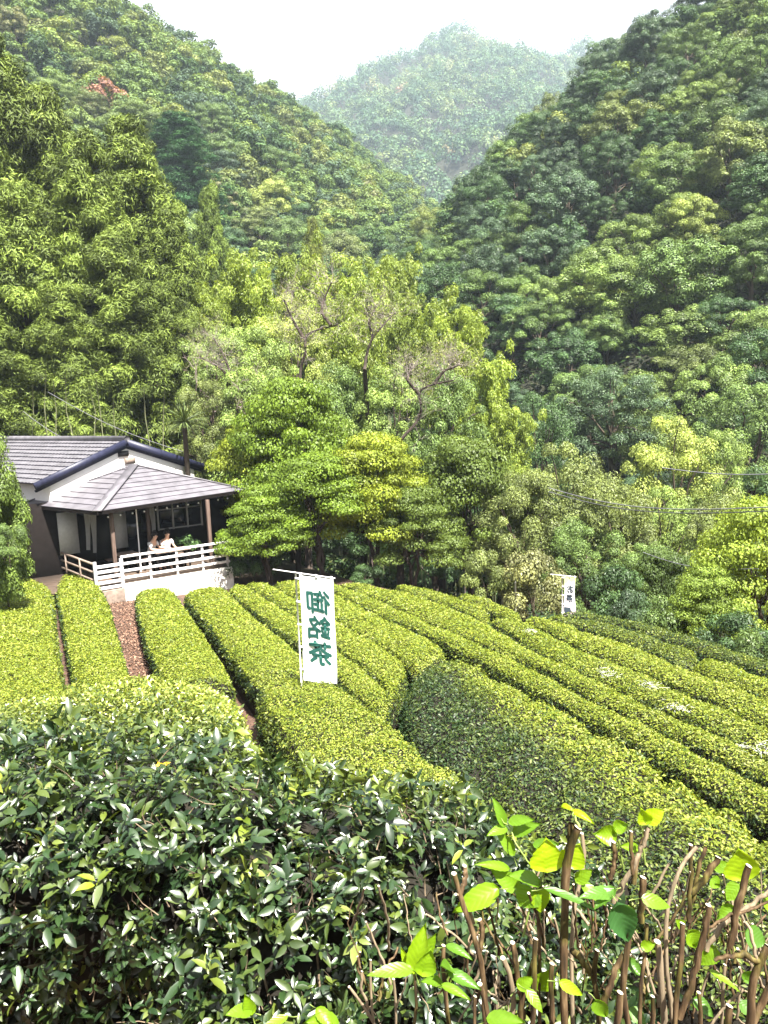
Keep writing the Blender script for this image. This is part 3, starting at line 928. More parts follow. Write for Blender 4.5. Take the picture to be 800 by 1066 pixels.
def hedge(name, label, far, near, group='clipped tea rows', ageb=0.0, shag=0.0, gapw=.15, drop=.13, ends=(.5, .5), seed=0, n=70, bulge=0.0, leafk=1.0, ext=0, sideage=.85, hgt=.78, darkside=0):
    F3 = [onS(*p) for p in far]; N3 = [onS(*p) for p in near]
    if ext:                                                 # carry the row on past the frame
        for L3 in (F3, N3):
            d = norm(np.array(L3[-1]) - np.array(L3[-2])); L3.append(L3[-1] + d * ext)
    G = hedge_shell(F3, N3, n, drop, gapw, ends, .022 + shag * .8, seed, hgt, bulge)
    if np.cross(G[n // 2 + 1, 7] - G[n // 2, 7], G[n // 2, 8] - G[n // 2, 7])[2] > 0: G = G[:, ::-1]
    rng = np.random.default_rng(seed + 50)
    cn = G.reshape(-1, 3)
    mid = cn.mean(0)
    r = thing(name, label, 'tea hedge', tuple(mid[:2]) + (g1(mid[0], mid[1]),), group)
    core = Acc()
    v = cn.copy(); v[:, 2] -= .05
    core.add(v, [grid_faces(*G.shape[:2])])
    part('shade_core', core, [M_CORE], r, smooth=True)  # closed shell under the leaves, coloured as dark as shaded gaps
    def leaflen(c):
        Y = np.linalg.norm(c, axis=-1)
        return np.clip(.0031 * Y, .036, .075) * leafk
    px, py, dep = project(cn)
    def dens(c):
        L = leaflen(c)
        x, y, d = project(c)
        vis = ((x > -70) & (x < 880) & (y < 1120)).astype(float)
        return vis * 1.75 / (.30 * L * L) + (1 - vis) * .4 / (.30 * L * L)
    P, N, idx = sample_grid(G, rng, dens)
    up = N[:, 2]
    gz = ground(P[:, 0], P[:, 1])
    keep = (P[:, 2] - gz > .12 + .25 * rng.random(len(P)))
    keep &= rng.random(len(P)) < np.where(up > .45, 1, .72)
    P, N, up = P[keep], N[keep], up[keep]
    L = leaflen(P) * rng.uniform(.65, 1.25, len(P)) * (1 + .25 * (up < .5))
    dep_ = np.abs(rng.normal(size=len(P))) * (.035 + shag * .4)
    P = P + N * ((rng.random(len(P)) - .65) * (.055 + shag))[:, None]
    NN = norm(N * .8 + np.array([0, 0, .35]) + .52 * rng.normal(size=N.shape))
    T = perp(NN, rng) + N * .4 + np.array([0, 0, .15])
    patch = vnoise(P, 1.6, seed + 9) * .16 + vnoise(P, .35, seed + 10) * .14
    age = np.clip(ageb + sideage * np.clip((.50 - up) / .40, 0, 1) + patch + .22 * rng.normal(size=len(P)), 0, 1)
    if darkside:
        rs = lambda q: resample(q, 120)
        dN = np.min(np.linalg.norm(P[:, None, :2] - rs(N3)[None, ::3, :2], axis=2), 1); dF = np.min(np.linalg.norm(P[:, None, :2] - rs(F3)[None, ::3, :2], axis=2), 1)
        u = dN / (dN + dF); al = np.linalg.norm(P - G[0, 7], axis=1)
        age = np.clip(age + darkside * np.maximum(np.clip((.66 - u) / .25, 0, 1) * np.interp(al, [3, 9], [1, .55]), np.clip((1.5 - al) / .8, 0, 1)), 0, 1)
    rnd = np.clip(rng.random(len(P)) * .85 + .08 + patch * .5, 0, 1)
    rnd = .52 + (rnd - .52) * np.interp(np.linalg.norm(P, axis=1), [8, 14], [1.1, .88])
    near_m = np.linalg.norm(P, axis=1) < 9.5
    a = Acc()
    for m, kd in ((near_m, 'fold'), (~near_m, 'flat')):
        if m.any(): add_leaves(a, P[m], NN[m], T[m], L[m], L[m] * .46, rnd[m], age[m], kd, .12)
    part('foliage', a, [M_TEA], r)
    NLEAF[0] += len(P)
    return r

G00 = [(568, 634), (615, 637), (682, 648), (740, 665), (792, 683), (850, 702)]
G0 = [(572, 639), (600, 641), (650, 650), (700, 665), (740, 679), (790, 695), (850, 717)]
G1 = [(560, 640), (600, 650), (640, 662), (690, 681), (718, 692)]
G1b = [(716, 691), (735, 697), (765, 709), (800, 725), (850, 748)]
G1far = [(720, 676), (750, 684), (790, 697), (850, 719)]
G2 = [(541, 642), (582, 660), (610, 674), (640, 685), (675, 699), (707, 712), (740, 725), (800, 752), (850, 774)]
G3 = [(502, 641), (547, 666), (570, 682), (605, 696), (632, 708), (662, 722), (700, 738), (750, 760), (800, 786), (850, 810)]
G3s = [(380, 607), (440, 618), (502, 641), (547, 666), (570, 682), (605, 696), (632, 708), (662, 722), (700, 738), (750, 760), (800, 786), (850, 810)]
G4 = [(345, 604), (390, 620), (425, 636), (460, 650), (500, 667), (547, 687), (572, 697), (600, 719), (635, 732), (682, 751), (725, 777), (762, 793), (800, 811), (850, 836)]
G5 = [(322, 604), (350, 617), (390, 635), (462, 667), (500, 686), (527, 700), (557, 716), (587, 733), (620, 750), (650, 763), (675, 780), (700, 797), (740, 820), (775, 838), (830, 868)]
E5 = [(280, 604), (307, 620), (348, 642), (365, 652), (400, 671), (428, 688)]
E4 = [(250, 605), (280, 622), (310, 640), (345, 667), (370, 685), (390, 700), (408, 722)]
E3 = [(236, 610), (262, 632), (290, 652), (310, 667), (350, 702), (377, 726), (405, 746)]
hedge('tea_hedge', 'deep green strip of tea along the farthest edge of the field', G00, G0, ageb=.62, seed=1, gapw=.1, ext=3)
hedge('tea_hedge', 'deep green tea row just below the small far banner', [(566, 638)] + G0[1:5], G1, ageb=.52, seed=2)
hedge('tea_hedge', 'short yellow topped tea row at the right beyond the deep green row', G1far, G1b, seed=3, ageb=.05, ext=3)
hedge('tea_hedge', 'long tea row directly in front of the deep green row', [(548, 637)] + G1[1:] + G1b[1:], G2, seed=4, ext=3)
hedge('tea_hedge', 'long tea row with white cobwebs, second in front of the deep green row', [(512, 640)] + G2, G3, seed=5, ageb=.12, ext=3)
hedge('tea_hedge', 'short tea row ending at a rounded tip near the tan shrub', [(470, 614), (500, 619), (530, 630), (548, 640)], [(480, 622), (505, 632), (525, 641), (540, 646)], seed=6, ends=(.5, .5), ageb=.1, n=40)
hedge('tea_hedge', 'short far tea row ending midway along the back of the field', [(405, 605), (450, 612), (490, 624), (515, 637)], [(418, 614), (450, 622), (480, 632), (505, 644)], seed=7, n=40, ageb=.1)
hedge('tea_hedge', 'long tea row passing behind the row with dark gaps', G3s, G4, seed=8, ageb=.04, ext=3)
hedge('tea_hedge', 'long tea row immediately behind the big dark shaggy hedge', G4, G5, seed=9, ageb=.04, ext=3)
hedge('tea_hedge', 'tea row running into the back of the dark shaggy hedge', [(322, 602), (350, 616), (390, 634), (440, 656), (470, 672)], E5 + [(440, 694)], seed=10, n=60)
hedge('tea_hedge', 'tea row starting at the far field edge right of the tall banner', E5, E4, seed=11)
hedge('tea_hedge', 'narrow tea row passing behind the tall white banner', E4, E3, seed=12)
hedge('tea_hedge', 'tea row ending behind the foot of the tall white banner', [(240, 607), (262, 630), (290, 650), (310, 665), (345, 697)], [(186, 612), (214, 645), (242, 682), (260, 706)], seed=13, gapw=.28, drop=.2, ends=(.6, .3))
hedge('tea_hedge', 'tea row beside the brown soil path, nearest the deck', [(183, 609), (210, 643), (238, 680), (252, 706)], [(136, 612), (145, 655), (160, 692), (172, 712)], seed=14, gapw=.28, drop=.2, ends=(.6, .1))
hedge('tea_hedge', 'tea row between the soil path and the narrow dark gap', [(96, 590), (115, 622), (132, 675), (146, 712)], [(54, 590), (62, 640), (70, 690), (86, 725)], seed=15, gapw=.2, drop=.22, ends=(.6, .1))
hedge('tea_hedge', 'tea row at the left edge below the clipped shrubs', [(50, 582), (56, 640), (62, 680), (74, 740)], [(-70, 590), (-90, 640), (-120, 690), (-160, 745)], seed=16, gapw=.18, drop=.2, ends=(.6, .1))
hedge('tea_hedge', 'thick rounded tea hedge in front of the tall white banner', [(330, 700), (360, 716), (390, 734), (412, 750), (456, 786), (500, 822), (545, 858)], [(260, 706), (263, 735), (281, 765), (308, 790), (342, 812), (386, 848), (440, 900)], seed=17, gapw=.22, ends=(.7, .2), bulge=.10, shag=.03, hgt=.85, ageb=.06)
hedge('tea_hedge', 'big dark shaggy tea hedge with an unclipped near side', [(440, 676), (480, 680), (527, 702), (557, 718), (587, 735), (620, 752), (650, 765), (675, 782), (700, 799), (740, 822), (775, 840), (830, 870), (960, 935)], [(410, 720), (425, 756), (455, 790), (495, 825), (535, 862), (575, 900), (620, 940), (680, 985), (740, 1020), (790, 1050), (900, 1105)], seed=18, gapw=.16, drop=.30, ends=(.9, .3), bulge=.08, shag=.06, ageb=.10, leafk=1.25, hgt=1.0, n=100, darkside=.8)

# ------------------------------------------------------------------ the near tea bush
def front_bush():
    Ys = [9.6, 8.2, 6.8, 5.6, 4.7, 4.15, 3.9, 3.75, 3.95, 4.3]
    tab = [(-160, Ys, [735, 752, 768, 786, 806, 838, 885, 950, 1030, 1110]),
           (20, Ys, [733, 750, 766, 784, 803, 835, 885, 950, 1030, 1110]),
           (140, Ys, [708, 730, 752, 774, 798, 832, 885, 950, 1030, 1110]),
           (230, [9.9, 8.6, 7.1, 5.8, 4.8, 4.2, 3.95, 3.75, 3.6, 3.5], [708, 728, 752, 776, 800, 832, 885, 950, 1030, 1110]),
           (252, [8.4, 7.6, 6.9, 5.8, 4.9, 4.25, 3.97, 3.77, 3.65, 3.55], [764, 772, 781, 795, 810, 837, 887, 950, 1030, 1110]),
           (292, [6.6, 6.3, 5.9, 5.4, 4.85, 4.3, 4.0, 3.8, 3.65, 3.55], [818, 820, 823, 827, 832, 848, 891, 950, 1030, 1110]),
           (330, [6.0, 5.8, 5.5, 5.1, 4.8, 4.35, 4.05, 3.85, 3.7, 3.58], [834, 836, 838, 841, 845, 858, 894, 950, 1030, 1110]),
           (370, [5.8, 5.6, 5.3, 5.0, 4.7, 4.35, 4.1, 3.9, 3.75, 3.6], [828, 830, 832, 835, 840, 857, 893, 950, 1030, 1110]),
           (460, [5.4, 5.2, 5.0, 4.85, 4.65, 4.4, 4.2, 4.0, 3.8, 3.7], [832, 834, 838, 843, 852, 870, 905, 955, 1030, 1110]),
           (530, [5.2, 5.1, 4.95, 4.85, 4.7, 4.5, 4.25, 4.05, 3.9, 3.75], [872, 876, 881, 887, 895, 912, 940, 980, 1040, 1110]),
           (640, [4.9, 4.8, 4.75, 4.7, 4.6, 4.45, 4.3, 4.1, 3.95, 3.8], [935, 938, 942, 947, 953, 965, 985, 1010, 1055, 1120])]
    xs = np.arange(-160, 640.1, 16)
    G = []
    for x in xs:
        col = []
        for k in range(10):
            Yv = np.interp(x, [t[0] for t in tab], [t[1][k] for t in tab]); yv = np.interp(x, [t[0] for t in tab], [t[2][k] for t in tab])
            col.append(atY(x, yv, Yv))
        b = col[0] + np.array([0, .15, 0]); b[2] = g1(b[0], b[1]) - .05
        e = col[-1].copy(); e[2] = g1(e[0], e[1]) - .1
        G.append([b] + col + [e])
    G = np.array(G)
    e = np.array(G[-1]); e2 = e.copy(); e2[:, 2] = [g1(p[0], p[1]) - .1 for p in e2]; e2[:, 0] += .15
    G = np.concatenate([G, e2[None]])
    fl = G.reshape(-1, 3)
    fl = fl + np.stack([vnoise(fl, .6, 3) * .07, vnoise(fl, .5, 4) * .10, vnoise(fl, .45, 5) * .09 + vnoise(fl, 1.3, 6) * .05], -1)
    G = fl.reshape(G.shape)
    r = thing('tea_bush', 'large glossy unclipped tea bush filling the near left of the garden', 'tea bush', (-.6, 3.9, g1(-.6, 3.9)))
    core = Acc(); v = fl.copy(); v[:, 2] -= .20; v[:, 1] += .28
    core.add(v, [grid_faces(*G.shape[:2])])
    part('shade_core', core, [M_CORE], r, smooth=True)  # dark shell filling the bush, its inner shade is in the colour
    rng = np.random.default_rng(5)
    def LL(c): return np.clip(.0135 * np.linalg.norm(c, axis=-1), .05, .066) * np.where(c[:, 1] > 6.5, .85, 1)
    def dens(c):
        x, y, d = project(c)
        vis = ((x > -60) & (x < 860) & (y < 1110)).astype(float)
        return (vis + .15) * 1.75 / (.30 * LL(c) ** 2)
    P, N, idx = sample_grid(G, rng, dens)
    N = np.where(((N * (-norm(P))).sum(-1) < 0)[:, None], -N, N)
    a = Acc()
    far = P[:, 1] > 6.3
    def agef(Q): return np.clip(np.interp(Q[:, 1] + .5 * (Q[:, 0] + 1.5) * (Q[:, 1] > 5), [4.9, 6.3, 8.0], [.95, .6, .12]) + .16 * rng.normal(size=len(Q)), 0, 1)
    Q, M = P[far], N[far]
    L = .055 * rng.uniform(.65, 1.3, len(Q))
    Q = Q + M * ((rng.random(len(Q)) - .65) * .12)[:, None]
    NN = norm(M * .6 + np.array([0, 0, .5]) + .7 * rng.normal(size=M.shape)); T = norm(perp(NN, rng) + M * .7)
    add_leaves(a, Q, NN, T, L, L * .46, rng.random(len(Q)), agef(Q), 'fold', .15)
    # nearer: shoots, each a whorl of leaves round a short twig
    Q, M = P[~far], N[~far]
    sel = rng.random(len(Q)) < .23 * np.clip(1.05 + 1.5 * vnoise(Q, .30, 77), .08, 1.3)
    Q, M = Q[sel], M[sel]
    Q = Q + M * ((rng.random(len(Q)) ** 1.5 * .34 - .24))[:, None]
    axd = norm(M * .55 + np.array([0, 0, .65]) + .5 * rng.normal(size=M.shape))
    t = Acc()
    va, wa = perp(axd, rng), None
    wa = np.cross(axd, va)
    sage = agef(Q) - .75 * (rng.random(len(Q)) > .98)
    srnd = rng.random(len(Q)); ssz = rng.uniform(.7, 1.25, len(Q))
    for k in range(6):
        use = rng.random(len(Q)) < (.95 if k < 4 else .6)
        ph = k * 2.4 + rng.normal(size=len(Q)) * .35
        rad = np.cos(ph)[:, None] * va + np.sin(ph)[:, None] * wa
        el = rng.uniform(.15, .75, len(Q))[:, None] + .10 * k
        T = norm(rad + axd * el + np.array([0, 0, -.15]))
        NN = norm(axd - rad * el * .8 + .28 * rng.normal(size=axd.shape))
        Lk = .086 * rng.uniform(.45, 1.5, len(Q)) * (1 - .06 * k) * ssz
        B = Q + axd * (.012 * k) + rad * .006
        add_leaves(a, B[use], NN[use], T[use], Lk[use], Lk[use] * rng.uniform(.36, .5, use.sum()), np.clip(.55 * rng.random(len(Q)) + .45 * srnd, 0, 1)[use], np.clip(sage, 0, 1)[use], 'fine', .24)
    part('foliage', a, [M_TEAN], r, smooth=True)
    # twigs showing through
    t = Acc()
    for k in range(420):
        x = rng.uniform(-20, 620); i = int(np.clip((x + 160) / 16, 0, len(xs) - 1)); j = rng.integers(4, 10)
        p = G[i, j] + rng.normal(size=3) * .05 + np.array([0, .10, -.15])
        q = p + np.array([rng.normal() * .07, -.03 - .07 * rng.random(), .10 + .14 * rng.random()])
        m = (p + q) / 2 + rng.normal(size=3) * .02
        t.tube([p, m, q], [.004, .003, .0018], 4)
    for k in range(60):
        x = rng.uniform(-150, 600); i = int(np.clip((x + 160) / 16, 0, len(xs) - 1))
        p = G[i, 10].copy(); p[1] += .25 * rng.random() + .1; p[2] = g1(p[0], p[1])
        q = G[i, rng.integers(5, 8)] + rng.normal(size=3) * .1 + np.array([0, .12, -.08])
        t.tube([p, (p + q) / 2 + rng.normal(size=3) * .06, q], [.010, .007, .004], 5)
    part('twigs', t, [M_TWIG], r)
    print('BUSH', len(P))
front_bush()
print('HEDGE LEAVES', NLEAF)

# ------------------------------------------------------------------ the house
Z = np.array([0, 0, 1.0])
A0 = atY(128, 606, 25.0); ZF = A0[2]
B0 = atZ(239, 588, ZF)
RA = norm(B0 - A0); RN = np.array([-RA[1], RA[0], 0])          # along the front rail, inwards
CE = atY(101, 533, 24.3)                                        # front eave corner of the hip roof
RE = atZ(256, 510, CE[2]); LE = atZ(23, 525, CE[2])
BD = norm(RE - CE); ND = np.array([-BD[1], BD[0], 0])
M_ROOF = mat_plain('purple_grey_roof_metal', (.120, .113, .130), .45, .35, 2.5, 0.05, 0.0, .5)
M_ROOFD = mat_plain('roof_seam', (.055, .05, .075), .6, .2)
M_TILE = mat_plain('grey_violet_tile', (.120, .116, .132), .5, .4, 3, .05, 0, .4)
M_NAVY = mat_plain('dark_blue_bargeboard', (.018, .020, .045), .45, .3)
M_WHITE = mat_plain('white_plaster', (.80, .79, .77), .8, .06, 4)
M_PAINT = mat_plain('white_paint', (.78, .76, .77), .6, .10, 9)
M_CONC = mat_plain('pale_concrete', (.74, .73, .69), .85, .16, 5, .15)
M_WOOD = mat_plain('brown_wood', (.12, .082, .066), .7, .4, 8, .2, stretch=(3, 3, .4))
M_WOODG = mat_plain('grey_brown_wood', (.22, .17, .14), .75, .4, 8, .2)
M_DARKW = mat_plain('dark_wood_with_shade', (.010, .008, .0075), .95, .3, 6, 0, 0, .08)  # dark wood, lowered further so the colour holds the deep eave shade
M_CURT = mat_plain('shade_greyed_white', (.42, .41, .42), .85, .12, 10)  # white toned down to grey, the veranda's shade put into the colour
M_FLOOR = mat_plain('deck_boards', (.085, .06, .045), .7, .4, 6, .1)
M_BLACK = mat_plain('black_metal', (.012, .012, .014), .5, .2)
M_BULB = mat_plain('white_bulb_glass', (.8, .8, .78), .2, .05)
def glass_mat():
    m, ns, lk, b = new_mat('dark_window_glass')
    b.inputs['Base Color'].default_value = (.012, .014, .022, 1); b.inputs['Roughness'].default_value = .08
    b.inputs['Specular IOR Level'].default_value = .55
    nz = ns.new('ShaderNodeTexNoise'); nz.inputs['Scale'].default_value = 1.2
    bp = ns.new('ShaderNodeBump'); bp.inputs['Strength'].default_value = .03; lk.new(nz.outputs[0], bp.inputs['Height']); lk.new(bp.outputs[0], b.inputs['Normal'])
    return m
M_GLASS = glass_mat()

def house():
    zg = g1(-9.5, 28)
    h = thing('tea_house', 'white walled tea house with purple grey roofs and an open veranda', 'house', (-9.5, 28.5, zg))
    # ---- hip roof over the veranda
    rise = None
    AP = atPlane(140, 484.5, CE + ND * 2.35, ND)                # hip apex
    if True:
        wl = np.linalg.norm(LE - CE)
        t_ = np.dot(AP - CE, BD)
        hip = Acc()
        ridge_back = CE + BD * t_ + ND * wl * 1.0; 
        def courses(p0, p1, q0, q1, n, off, mat):
            """roof face p0-p1 (eave) up to q0-q1 as overlapping courses"""
            nrm = norm(np.cross(p1 - p0, q0 - p0)); nrm = nrm if nrm[2] > 0 else -nrm
            for i in range(n):
                s0, s1 = i / n, (i + 1) / n
                a, b = p0 + (q0 - p0) * s0, p1 + (q1 - p1) * s0
                c, d = p1 + (q1 - p1) * s1, p0 + (q0 - p0) * s1
                up = nrm * .028
                v = [a + up, b + up, c + nrm * .004, d + nrm * .004, a, b]
                hip.add(v, [np.array([[0, 1, 2, 3]])], mat=0)
                hip.add(v, [np.array([[4, 5, 1, 0]])], mat=1)
        TOPA = AP
        courses(CE, RE, TOPA, TOPA + BD * .02, 9, 0, 0)
        courses(LE, CE, TOPA + ND * .02, TOPA, 9, 0, 0)
        # unseen back faces, underside and fascia
        BK = LE + (RE - CE)
        hip.add([RE, BK, TOPA, LE], [np.array([[0, 1, 2], [1, 3, 2]])], mat=0)
        dn = np.array([0, 0, -.07])
        hip.add([CE + dn, RE + dn, BK + dn, LE + dn], [np.array([[0, 1, 2, 3]])], mat=2)
        for p, q in ((CE, RE), (LE, CE), (RE, BK), (BK, LE)):
            hip.add([p + dn * 1.6, q + dn * 1.6, q + Z * .026, p + Z * .026], [np.array([[0, 1, 2, 3]])], mat=2)
        rf = part('roof', hip, [M_ROOF, M_ROOFD, M_DARKW], h)
        cap = Acc()
        for p, q, wdt in ((CE, TOPA, .16), (TOPA, RE, .05), (TOPA, LE, .05)):
            d = norm(q - p); s = norm(np.cross(d, Z)); u = np.cross(s, d)
            cap.box(p - s * wdt + u * .012, d * np.linalg.norm(q - p), s * wdt * 2, u * .05)
        o = part('ridge_cap', cap, [M_ROOF], rf); o.location = (0, 0, 0)
    # ---- gabled main roof
    GP = atY(131, 459, 29.0)                                    # gable apex
    gz = GP[2]
    EL = atPlane(40, 503, GP, ND)                               # lower left end of the rake
    half = GP - EL; 
    ER = GP + np.array([half[0], half[1], -half[2]])
    Lr = 11.0
    tl = Acc()
    def tileface(e, r, n):
        nrm = norm(np.cross(r - e, ND)); nrm = nrm if nrm[2] > 0 else -nrm
        for i in range(n):
            s0, s1 = i / n, (i + 1) / n
            a, b = e + (r - e) * s0, e + (r - e) * s1
            m = 44
            t = np.linspace(0, Lr, m * 4 + 1)
            wv = .022 * np.abs(np.sin(t / Lr * m * math.pi))
            v0 = a + ND * t[:, None] + nrm * (wv + .045)[:, None]
            v1 = b + ND * t[:, None] + nrm * (wv * .8 + .004)[:, None]
            v2 = a + ND * t[:, None] 
            k = len(t); i0 = np.arange(k - 1)
            tl.add(np.concatenate([v0, v1, v2]), [np.stack([i0, i0 + 1, i0 + 1 + k, i0 + k], -1)], mat=0)
            tl.add(np.concatenate([v0, v1, v2]), [np.stack([i0 + 2 * k, i0 + 1 + 2 * k, i0 + 1, i0], -1)], mat=1)
    tileface(EL + (EL - GP) * .03, GP, 11)
    tileface(ER, GP, 11)
    mr = part('roof', tl, [M_TILE, M_ROOFD], h)
    rc = Acc(); rc.tube([GP + ND * -.1 + Z * .08, GP + ND * Lr + Z * .08], .12, 10)
    o = part('ridge_cap', rc, [M_TILE], mr); o.location = (0, 0, 0)
    bb = Acc()
    for E_ in (EL + (EL - GP) * .05, ER):
        d = GP - E_; dl = norm(d); s = -ND; u = norm(np.cross(s, dl)); u = u if u[2] > 0 else -u
        bb.box(E_ - u * .20 + s * .0, d, s * .10, u * .28)
        bb.box(E_ - u * .27 - s * .12, d, s * .12, u * .07)
    o = part('bargeboard', bb, [M_NAVY], mr); o.location = (0, 0, 0)
    # gable wall and house body
    W = Acc()
    ins = .06
    e1, e2 = EL + (GP - EL) * .12, ER + (GP - ER) * .12
    f0 = ND * ins
    zb = zg - .3
    dz = np.array([0, 0, -.12])
    zm = CE[2] + .05                                            # white plaster above, below it boards darkened for the eave shade
    dk = Acc()
    c0, c1 = np.array([e1[0], e1[1], 0]) + f0 - ND * .02 - BD * .02, np.array([e2[0], e2[1], 0]) + f0 - ND * .02
    dk.box(c0 + Z * zb, c1 - c0 + BD * .02, ND * (Lr - 1.1), Z * (zm - zb - .004))
    part('lower_wall', dk, [M_DARKW], h)
    zb = zm
    v = [np.array([e1[0], e1[1], zb]) + f0, np.array([e2[0], e2[1], zb]) + f0, e2 + f0 + dz, GP + f0 + dz * 1.15, e1 + f0 + dz]
    bk = [p + ND * (Lr - 1.2) for p in v]
    W.add(v + bk, [np.array([[0, 1, 2, 3, 4]]), np.array([[9, 8, 7, 6, 5]]), np.array([[0, 4, 9, 5], [1, 6, 7, 2]])])
    wall = part('wall', W, [M_WHITE], h)
    zb = zg - .3
    def on_gable(x, y): return atPlane(x, y, GP + f0, ND)
    vt = Acc()
    for (x0, y0, x1, y1) in ((123, 469, 133, 475.5),):
        p = on_gable(x0, y1); q = on_gable(x1, y0)
        wv = np.dot(q - p, BD); hv = q[2] - p[2]
        vt.box(p - ND * .06, BD * wv, Z * hv, ND * .08)
    part('vent', vt, [M_BLACK], h)
    vt = Acc()
    p = on_gable(129.5, 483); q = on_gable(138.5, 476)
    vt.box(p - ND * .16, BD * np.dot(q - p, BD), Z * (q[2] - p[2]), ND * .16)
    part('vent_hood', vt, [M_WOODG], h)
    # ---- veranda back wall, pillars, windows
    P0 = A0 + RN * 2.9
    def wv(x, y):
        p = atPlane(x, y, P0, RN); return np.dot(p - P0, RA), p[2]
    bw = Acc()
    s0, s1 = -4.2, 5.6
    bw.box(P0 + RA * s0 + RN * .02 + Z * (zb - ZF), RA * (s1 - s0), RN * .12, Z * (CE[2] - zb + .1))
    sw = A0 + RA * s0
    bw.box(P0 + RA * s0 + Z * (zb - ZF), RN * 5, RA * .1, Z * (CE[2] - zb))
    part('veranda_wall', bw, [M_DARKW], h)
    def slab(px, py, px2, py2, th=.06, out=0.0):
        a, z0 = wv(px, py2); b, z1 = wv(px2, py)
        a2 = Acc(); a2.box(P0 + RA * a - RN * (th + out) + Z * (z0 - ZF), RA * (b - a), RN * th, Z * (z1 - z0)); return a2
    for (x0, y0, x1, y1) in ((63, 532, 79, 578), (121, 530, 130, 571)):
        part('wall_panel', slab(x0, y0, x1, y1, .05), [M_CURT], h)
    def curtain(xt0, xt1, xb0, xb1, y0, y1):
        a = Acc(); n, m = 10, 25
        g = []
        for i in range(n):
            t = i / (n - 1); k = 1 - (1 - t) ** 2
            for j in range(m):
                u = j / (m - 1)
                x = (xt0 + (xb0 - xt0) * k) * (1 - u) + (xt1 + (xb1 - xt1) * k) * u
                s, z = wv(x, y0 + (y1 - y0) * t)
                g.append(P0 + RA * s - RN * (.14 + .025 * math.sin(u * 22)) + Z * (z - ZF))
        a.add(g, [grid_faces(n, m)])
        part('curtain', a, [M_CURT], h, smooth=True)
    curtain(86, 92.5, 89, 93, 533, 572)
    curtain(90, 99, 96, 99.5, 531, 575)
    curtain(152, 159, 157, 161, 527, 553)
    # window band
    wf, wg = Acc(), Acc()
    a_, z0 = wv(165, 551); b_, z1 = wv(208, 517)
    wg.box(P0 + RA * a_ - RN * .02 + Z * (z0 - ZF), RA * (b_ - a_), RN * .02, Z * (z1 - z0))
    win = Acc()
    for k in range(4):
        s = a_ + (b_ - a_) * k / 3
        win.box(P0 + RA * (s - .03) - RN * .08 + Z * (z0 - ZF - .05), RA * .06, RN * .06, Z * (z1 - z0 + .1))
    for zz in (z0 - .03, z0 + (z1 - z0) * .66, z1):
        win.box(P0 + RA * a_ - RN * .075 + Z * (zz - ZF), RA * (b_ - a_), RN * .05, Z * .045)
    wo = part('window', win, [M_CURT], h)
    o = part('pane', wg, [M_GLASS], wo); o.location = (0, 0, 0)
    part('opening_shade', slab(101, 531, 120, 583, .03), [M_BLACK], h)  # dark slabs painting the shade of the open interior
    part('opening_shade', slab(131, 528, 151, 574, .03), [M_GLASS], h)
    # ---- floor, concrete base
    fl = Acc()
    base = Acc()
    AL = A0 + RA * -2.0
    fl.box(A0 - RA * 2.6 + RN * .02 + Z * -.06, RA * (np.linalg.norm(B0 - A0) + 2.6), RN * 2.9, Z * .06)
    part('veranda_floor', fl, [M_FLOOR], h)
    base.box(A0 + RA * .02 - RN * .10 + Z * (-.9), RA * (np.linalg.norm(B0 - A0) + .08), RN * 2.8, Z * .83)
    part('foundation', base, [M_CONC], h, bevel=.015)
    b2 = Acc(); b2.box(A0 - RA * .85 - RN * .16 + Z * (-1.0), RA * .85, RN * .5, Z * .82)
    part('foundation', b2, [M_WOODG], h, bevel=.015)
    # ---- posts
    for (x, y, Yd, rt) in ((121, 583, 25.15, .062), (221.5, 569, None, .062)):
        if Yd is None:
            p = A0 + RA * 3.35 + RN * .35
        else: p = A0 + RA * -.12 + RN * .30
        ps = Acc(); ps.box(p - RA * rt - RN * rt + Z * 0, RA * 2 * rt, RN * 2 * rt, Z * (CE[2] - ZF - .075))
        part('post', ps, [M_WOOD], h, bevel=.01)
    p = A0 + RA * 1.62 + RN * 1.9
    ps = Acc(); ps.box(p - RA * .06 - RN * .06, RA * .12, RN * .12, Z * 2.6); part('post', ps, [M_WOOD], h)
    p = A0 + RA * 1.0 + RN * 1.2
    ps = Acc(); ps.tube([p, p + Z * 2.6], .022, 8); part('pole', ps, [M_PAINT], h)
    # ---- white railing along the front
    L = np.linalg.norm(B0 - A0)
    rl = Acc()
    hs = [.10, .34, .59, .84]
    for k, zz in enumerate(hs):
        rl.box(A0 - RN * .05 + Z * zz, RA * (L + .02), RN * .045, Z * (.085 if k < 3 else .075))
    rlo = part('railing', rl, [M_PAINT], h, bevel=.006)
    for s in np.linspace(.03, L - .05, 5):
        bp_ = Acc(); bp_.box(A0 + RA * (s - .035) - RN * .002 + Z * -.05, RA * .07, RN * .07, Z * .95)
        o = part('baluster', bp_, [M_PAINT], rlo, bevel=.006); o.location = (0, 0, 0)
    # lower gate section on the left
    gt = Acc()
    GS = A0 - RA * .88 - RN * .10
    for k in range(5):
        gt.box(GS + Z * (-.14 + k * .185), RA * .84, RN * .04, Z * .10)
    go = part('gate', gt, [M_PAINT], h, bevel=.006)
    for s in (-.06, .80):
        q = Acc(); q.box(GS + RA * s + RN * .0 - RN * .03 + Z * -.28, RA * .10, RN * .10, Z * 1.12)
        o = part('gate_post', q, [M_CURT], go, bevel=.008); o.location = (0, 0, 0)
    # side rail going back to the left
    q0 = GS + Z * .70; q1 = atY(54, 573, 27.2)
    d = q1 - q0
    sr = Acc()
    for off in (0, -.28, -.56):
        s = norm(np.cross(d, Z))
        sr.box(q0 + Z * off, d, s * .05, Z * .07)
    sro = part('side_rail', sr, [M_WOODG], h)
